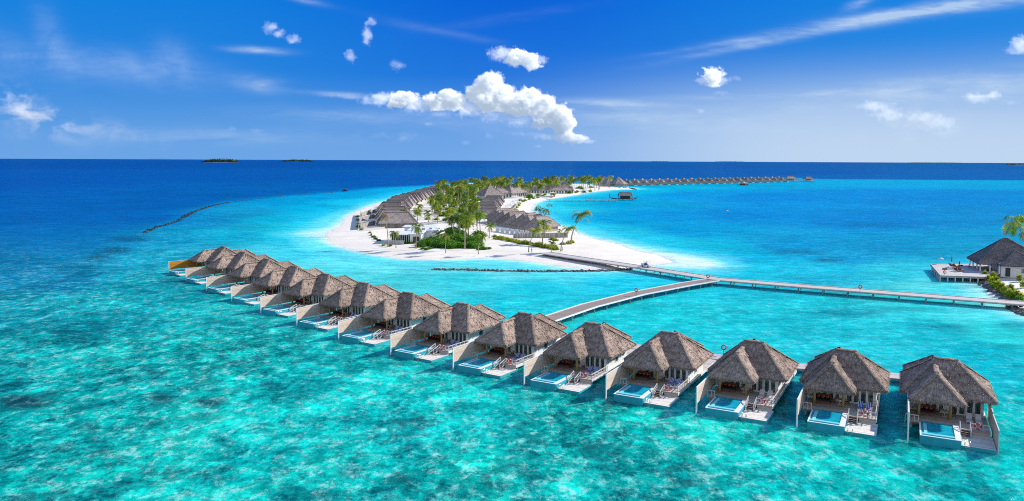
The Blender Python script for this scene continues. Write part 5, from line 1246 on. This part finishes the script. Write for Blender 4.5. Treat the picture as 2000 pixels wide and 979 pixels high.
far_island(1964, 2040, 323, 22, 'wooded island cut by the right edge of the horizon', sand=True)

# ------------------------------------------------------------------ sky
w = bpy.data.worlds.new('World'); sc.world = w; w.use_nodes = True; t = NT(w.node_tree)
bg = t.n['Background']; sky = t.node('ShaderNodeTexSky', sky_type='NISHITA'); sky.sun_disc = False
sky.sun_elevation = math.asin(SUN.z); sky.sun_rotation = math.atan2(SUN.x, SUN.y); sky.altitude = 0; sky.air_density = 1.0; sky.dust_density = .6; sky.ozone_density = 2.5
tc = t.node('ShaderNodeTexCoord').outputs['Generated']; sp = t.node('ShaderNodeSeparateXYZ'); t.l.new(tc, sp.inputs[0])
dx, dy, dz = sp.outputs
ydir = t.m('MAXIMUM', dy, .05)
U = t.m('DIVIDE', dx, ydir); W = t.m('DIVIDE', dz, ydir)      # tangent of azimuth and of height
hor = t.m('SQRT', t.m('ADD', t.m('MULTIPLY', dx, dx), t.m('MULTIPLY', dy, dy)))
el = t.m('DIVIDE', dz, hor)
base0 = t.mix(1.0, sky.outputs[0], t.ramp(el, [(0.0, (1.0, 1.0, 1.0)), (.06, (.75, .95, 1.1)), (.22, (.12, .62, 1.35)), (.6, (.10, .5, 1.2))]), 'MULTIPLY')
gl = t.ramp(el, [(0.0, (.85, 2.9, 6.8)), (.045, (.55, 2.55, 6.6)), (.11, (.10, 2.0, 6.4)), (.21, (.02, 1.85, 6.3)), (.5, (.3, 1.7, 5.4)), (1, (.5, 1.8, 5.0))])
gc = t.ramp(el, [(0.0, (1.05, 3.05, 6.9)), (.045, (.7, 2.6, 6.6)), (.11, (.04, 1.45, 6.2)), (.21, (.01, 1.0, 5.8)), (.5, (.3, 1.6, 5.2)), (1, (.5, 1.8, 5.0))])
base = t.mix(t.m('POWER', 2.718, t.m('MULTIPLY', t.m('MULTIPLY', t.m('ADD', dx, .0), dx), -14.0)), gl, gc)
base = t.mix(.05, base, base0)
base = t.mix(t.mapr(dy, .35, -.35, 0, .9, True), base, t.ramp(el, [(0, (9.0, 9.1, 9.2)), (.3, (7.0, 7.1, 7.3)), (.5, (5, 5.4, 6.2)), (.9, (2.5, 3.6, 5.6))]))  # sky behind the camera brightened, added as fill for the villa fronts
front = t.mapr(dy, 0, .3)
cmb = t.node('ShaderNodeCombineXYZ'); t.l.new(U, cmb.inputs[0]); t.l.new(W, cmb.inputs[1]); UW = cmb.outputs[0]
def blob(x, y, lx, ly, ang, k, sharp=1.0):
    u0 = (x-1000)/F; w0 = (313.5-y)/F; a = math.radians(ang); ca, sa = math.cos(a), math.sin(a)
    du = t.m('SUBTRACT', U, u0); dw = t.m('SUBTRACT', W, w0)
    p = t.m('DIVIDE', t.m('ADD', t.m('MULTIPLY', du, ca), t.m('MULTIPLY', dw, sa)), lx/F)
    q = t.m('DIVIDE', t.m('SUBTRACT', t.m('MULTIPLY', dw, ca), t.m('MULTIPLY', du, sa)), ly/F)
    r2 = t.m('ADD', t.m('MULTIPLY', p, p), t.m('MULTIPLY', q, q))
    return t.m('MULTIPLY', t.m('POWER', 2.718, t.m('MULTIPLY', r2, -sharp)), k)
streak = t.noise(t.scale(UW, (2.2, 14, 1), (0, 0, -.1)), 3.0, 6, .62, .5)
puff = t.noise(t.scale(UW, (1, 1.8, 1)), 16.0, 6, .62, .4)
fine = t.noise(t.scale(UW, (1.5, 6, 1)), 22.0, 5, .6, .3)
sf = t.mapr(streak, .38, .68); pf = t.mapr(puff, .46, .68); ff = t.mapr(fine, .3, .7, .6, 1.15)
def addup(lst):
    o = lst[0]
    for x in lst[1:]: o = t.m('ADD', o, x)
    return o
cir = addup([blob(1740, 32, 290, 12, 9.5, .8, 1.2), blob(1870, 12, 160, 13, 6, .5), blob(1500, 82, 190, 7, 11, .35), blob(1665, 10, 22, 8, 15, .9), blob(1400, 88, 120, 4, 9, .2),
             blob(1560, 183, 200, 6, 2, .8), blob(1850, 168, 220, 24, 5, .7), blob(1750, 195, 300, 14, 4, .35), blob(1180, 203, 110, 8, -2, .7), blob(1330, 240, 260, 22, 1, .45), blob(1600, 255, 260, 20, 3, .4), blob(700, 232, 200, 16, -2, .22), blob(400, 270, 260, 16, 0, .22), blob(1150, 222, 120, 10, -2, .4), blob(660, 187, 70, 5, -4, .5), blob(510, 104, 50, 6, -3, .6), blob(800, 55, 110, 9, -12, .06),
             blob(1000, 40, 140, 9, 9, .06), blob(600, 8, 40, 6, -12, .35), blob(510, 168, 45, 14, -6, .45), blob(905, 75, 80, 6, -10, .09)])
cir = t.m('MULTIPLY', cir, t.m('MULTIPLY', t.mapr(streak, .34, .62, .12, 1.35), ff))
veil = t.m('MULTIPLY', addup([blob(240, 138, 190, 30, -6, .8), blob(112, 85, 26, 60, 20, .6), blob(345, 118, 40, 30, -30, .6), blob(30, 110, 90, 40, -25, .25), blob(1000, 245, 130, 28, -6, .8), blob(820, 225, 90, 16, 0, .4)]), t.m('MULTIPLY', t.mapr(t.noise(UW, 9.0, 6, .65, .6), .3, .7, .35, 1.25), ff))
puffs = t.m('MULTIPLY', addup([blob(50, 222, 60, 34, -35, .75), blob(130, 245, 60, 26, -20, .6), blob(230, 260, 90, 18, -10, .35), blob(760, 268, 50, 8, 0, .4), blob(1760, 240, 110, 34, 0, .45)]), pf)
haze_r = t.m('MULTIPLY', t.mapr(el, .01, .15, 1, 0, True), t.mapr(U, -.10, .42, 0, .95, True))
haze_m = t.m('MULTIPLY', t.mapr(el, .0, .085, .55, 0, True), 1.0)
WH = (6.0, 6.7, 7.9)
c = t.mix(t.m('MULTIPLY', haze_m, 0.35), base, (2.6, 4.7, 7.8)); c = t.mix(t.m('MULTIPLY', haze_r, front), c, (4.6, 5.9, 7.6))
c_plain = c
c = t.mix(t.m('MULTIPLY', t.m('MINIMUM', veil, .8), front), c, (1.9, 3.6, 7.2))
c = t.mix(t.m('MULTIPLY', t.m('MINIMUM', cir, .85), front), c, (4.2, 5.6, 7.6))
c = t.mix(t.m('MULTIPLY', t.m('MINIMUM', puffs, .9), front), c, WH)
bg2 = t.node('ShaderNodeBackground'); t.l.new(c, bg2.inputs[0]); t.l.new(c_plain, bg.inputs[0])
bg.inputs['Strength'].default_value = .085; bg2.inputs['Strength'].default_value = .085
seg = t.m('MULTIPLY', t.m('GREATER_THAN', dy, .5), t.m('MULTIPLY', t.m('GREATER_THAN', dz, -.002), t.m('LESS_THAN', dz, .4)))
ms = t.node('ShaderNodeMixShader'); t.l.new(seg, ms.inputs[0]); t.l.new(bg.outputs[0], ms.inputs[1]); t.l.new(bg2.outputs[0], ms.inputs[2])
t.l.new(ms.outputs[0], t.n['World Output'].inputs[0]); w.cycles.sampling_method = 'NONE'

# ------------------------------------------------------------------ cumulus on the sky dome
LAT = rng.random((64, 64, 64))
def vnoise(p):
    i = np.floor(p).astype(int); f = p-i; f = f*f*(3-2*f); i &= 63; k = (i+1) & 63; r = 0
    for a in (0, 1):
        wx = f[:, 0] if a else 1-f[:, 0]; ix = k[:, 0] if a else i[:, 0]
        for b_ in (0, 1):
            wy = f[:, 1] if b_ else 1-f[:, 1]; iy = k[:, 1] if b_ else i[:, 1]
            r = r+wx*wy*(LAT[ix, iy, i[:, 2]]*(1-f[:, 2])+LAT[ix, iy, k[:, 2]]*f[:, 2])
    return r
def fbm(p, oct_, rough=.52):
    a, s_, t_ = 1.0, 0.0, 0.0; q = p.copy()
    for o in range(oct_): s_ = s_+a*vnoise(q+o*17.3); t_ += a; a *= rough; q = q*2.07
    return s_/t_
# centre and half sizes on the sky (photo units), softness of the lobe, how solid it is
LOBES = [(722, 196, 26, 8, .5), (750, 194, 30, 12, .7), (785, 196, 34, 14, .8), (820, 206, 36, 13, .7), (850, 202, 30, 15, .8), (868, 188, 16, 14, .9), (890, 200, 28, 16, .8), (925, 208, 40, 18, .7), (930, 184, 20, 20, 1), (944, 166, 15, 14, 1), (960, 170, 20, 24, 1), (948, 196, 34, 26, 1), (985, 178, 12, 12, 1), (982, 200, 34, 24, 1), (1010, 205, 40, 24, 1), (1036, 188, 20, 16, 1.1), (1050, 208, 32, 22, 1), (1066, 230, 34, 18, 1), (1088, 226, 24, 20, 1.1), (1100, 246, 20, 24, 1.1), (1104, 266, 18, 14, 1), (1122, 272, 22, 8, .8), (1142, 276, 18, 4, .7), (1075, 268, 34, 6, .5), (1030, 262, 30, 5, .3), (690, 191, 34, 4, .3), (650, 187, 34, 3, .25), (975, 225, 50, 12, .5), (1020, 232, 40, 14, .5), (860, 222, 40, 8, .3),
         (982, 106, 24, 13, .74), (1008, 112, 26, 15, .78), (1034, 118, 22, 14, .78), (1052, 117, 14, 10, .7), (1376, 157, 16, 9, .7), (1392, 150, 20, 16, .8), (1408, 156, 14, 10, .74), (1438, 154, 8, 5, .4),
         (527, 56, 13, 11, .6), (543, 66, 12, 9, .6), (573, 77, 13, 9, .6), (724, 44, 10, 9, .6), (717, 66, 9, 20, .6), (684, 109, 10, 11, .6), (778, 128, 14, 10, .45), (1992, 88, 18, 16, .7), (1978, 98, 14, 8, .6),
         (1712, 208, 30, 12, .55), (1735, 222, 30, 14, .5), (1800, 228, 34, 12, .5), (1835, 240, 30, 16, .5), (1845, 260, 22, 10, .4), (1905, 192, 26, 9, .6), (1940, 186, 14, 8, .6), (1972, 200, 16, 5, .4), (20, 190, 16, 14, .35), (40, 208, 22, 18, .35), (135, 248, 20, 12, .3), (95, 215, 18, 10, .25), (455, 252, 12, 5, .35), (500, 256, 14, 5, .35), (748, 264, 16, 6, .3), (792, 270, 14, 6, .3), (908, 279, 9, 4, .5), (955, 268, 8, 7, .35), (836, 243, 10, 3, .5), (1048, 286, 8, 3, .5), (1366, 217, 10, 5, .5), (1412, 181, 18, 5, .3)]
def cloud_density(P, oct_=5):
    m_ = np.full(len(P), -1.0); kk = np.ones(len(P)); x, y, z = P.T
    for (cx, cy, lx, ly, k) in LOBES:
        sel = (np.abs(x-cx) < lx*1.9) & (np.abs(y-cy) < ly*1.9)
        if not sel.any(): continue
        rz = (lx+ly)*.55; d = np.sqrt(((x[sel]-cx)/(lx*1.25))**2+((y[sel]-cy)/(ly*1.25))**2+(z[sel]/(rz*1.25))**2)
        v = (1-d)*(.55+.45*k)-(1-k)*.22; a = m_[sel]; kq = kk[sel]; kk[sel] = np.where(v > a, k, kq); h = np.clip(.5+.5*(v-a)/.12, 0, 1); m_[sel] = a*(1-h)+v*h+.12*h*(1-h)
    out = np.zeros(len(P)); s_ = m_ > -.35
    if s_.any():
        q = P[s_]/(np.array([17., 15., 17.])*np.where(kk[s_] < .75, .5, np.where(kk[s_] < .95, .8, 1.))[:, None]); n1 = fbm(q, oct_); bl = np.abs(fbm(q*1.9+31, 3)-.5)*2
        kw = np.clip(kk[s_], .15, 1); out[s_] = np.clip((m_[s_]*1.1+(n1-.5)*(1.4+(1-kw)*.9)+(.20-bl)*.5-.02-(1-kw)*.05)*4.0, 0, 1.4)*np.where(kw > .75, 1, kw**2*.22+.01)
    return out
def build_sky():
    st = 1.7; xs_ = np.arange(-10, 2012, st); ys_ = np.arange(20, 300, st); X, Y = np.meshgrid(xs_, ys_); P = np.stack([X.ravel(), Y.ravel()], 1)
    near = np.zeros(len(P), bool)
    for (cx, cy, lx, ly, k) in LOBES: near |= (np.abs(P[:, 0]-cx) < lx*1.7+3) & (np.abs(P[:, 1]-cy) < ly*1.7+3)
    Q = P[near]; n = len(Q); T = np.ones(n); C = np.zeros((n, 3)); L = np.array([.79, -.53, .31])
    zs = np.linspace(-42, 42, 26); dz = zs[1]-zs[0]
    for z in zs:
        act = T > .02
        if not act.any(): break
        p = np.column_stack([Q[act], np.full(act.sum(), z)]); d = cloud_density(p)
        tau = np.zeros(len(p)); w = d > 0
        if w.any():
            ts = np.zeros(w.sum())
            for k, step in enumerate((3, 7, 13, 24)): ts += cloud_density(p[w]+L*step, 4)*(3, 4, 6, 11)[k]
            tau[w] = ts
        sun = np.exp(-tau*.12)*.72+np.exp(-tau*.03)*.36
        up = np.clip((285-p[:, 1])/130, 0, 1)
        col = sun[:, None]*np.array([1.02, .97, .93])+np.column_stack([.17+.12*up, .27+.14*up, .42+.14*up])  # sunlit and shaded cloud tones baked into the emissive vertex colour
        a = 1-np.exp(-d*dz*.12); Ta = T[act]; C[act] += (Ta*a)[:, None]*col; T[act] = Ta*(1-a)
    al = np.zeros(len(P)); co = np.zeros((len(P), 3)); al[near] = 1-T; co[near] = C/np.maximum(1-T, 1e-3)[:, None]
    fade = np.clip((300-P[:, 1])/60, .25, 1)*np.clip(1.15-np.clip((P[:, 0]-1400)/600, 0, 1)*.7, .3, 1); al = al*np.where(P[:, 1] > 225, np.clip(1-(P[:, 1]-225)/75*.45, .5, 1)*np.where(P[:, 0] < 1050, .75, 1), 1); al = al*np.where(P[:, 1] > 190, np.where(P[:, 0] > 1500, fade, 1), 1)
    verts = []
    for x, y in P: r_ = Vector(ray(x, y)).normalized()*60000; verts.append((r_.x, r_.y, r_.z+H))
    g = np.arange(len(P)).reshape(len(ys_), len(xs_)); A2 = al.reshape(g.shape)
    keep = np.maximum.reduce([A2[:-1, :-1], A2[1:, :-1], A2[:-1, 1:], A2[1:, 1:]]) > .004
    jj, ii = np.nonzero(keep); F_ = np.stack([g[jj, ii], g[jj, ii+1], g[jj+1, ii+1], g[jj+1, ii]], 1)
    used = np.unique(F_); idx = -np.ones(len(P), int); idx[used] = np.arange(len(used))
    me = bpy.data.meshes.new('sky'); me.from_pydata([verts[k] for k in used], [], idx[F_].tolist())
    ca = me.color_attributes.new('cloud', 'FLOAT_COLOR', 'POINT'); ca.data.foreach_set('color', np.column_stack([co, al])[used].ravel().tolist())
    m, t, b = new_mat('sky_cumulus')
    for n_ in list(t.n): t.n.remove(n_)
    at = t.node('ShaderNodeAttribute', attribute_name='cloud'); em = t.node('ShaderNodeEmission'); t.l.new(at.outputs['Color'], em.inputs[0]); em.inputs[1].default_value = .78
    tp = t.node('ShaderNodeBsdfTransparent'); mx = t.node('ShaderNodeMixShader'); t.l.new(at.outputs['Alpha'], mx.inputs[0]); t.l.new(tp.outputs[0], mx.inputs[1]); t.l.new(em.outputs[0], mx.inputs[2])
    out = t.node('ShaderNodeOutputMaterial'); t.l.new(mx.outputs[0], out.inputs[0]); m.cycles.emission_sampling = 'NONE'
    me.materials.append(m); o = bpy.data.objects.new('sky', me); COL.objects.link(o); o['kind'] = 'structure'
build_sky()
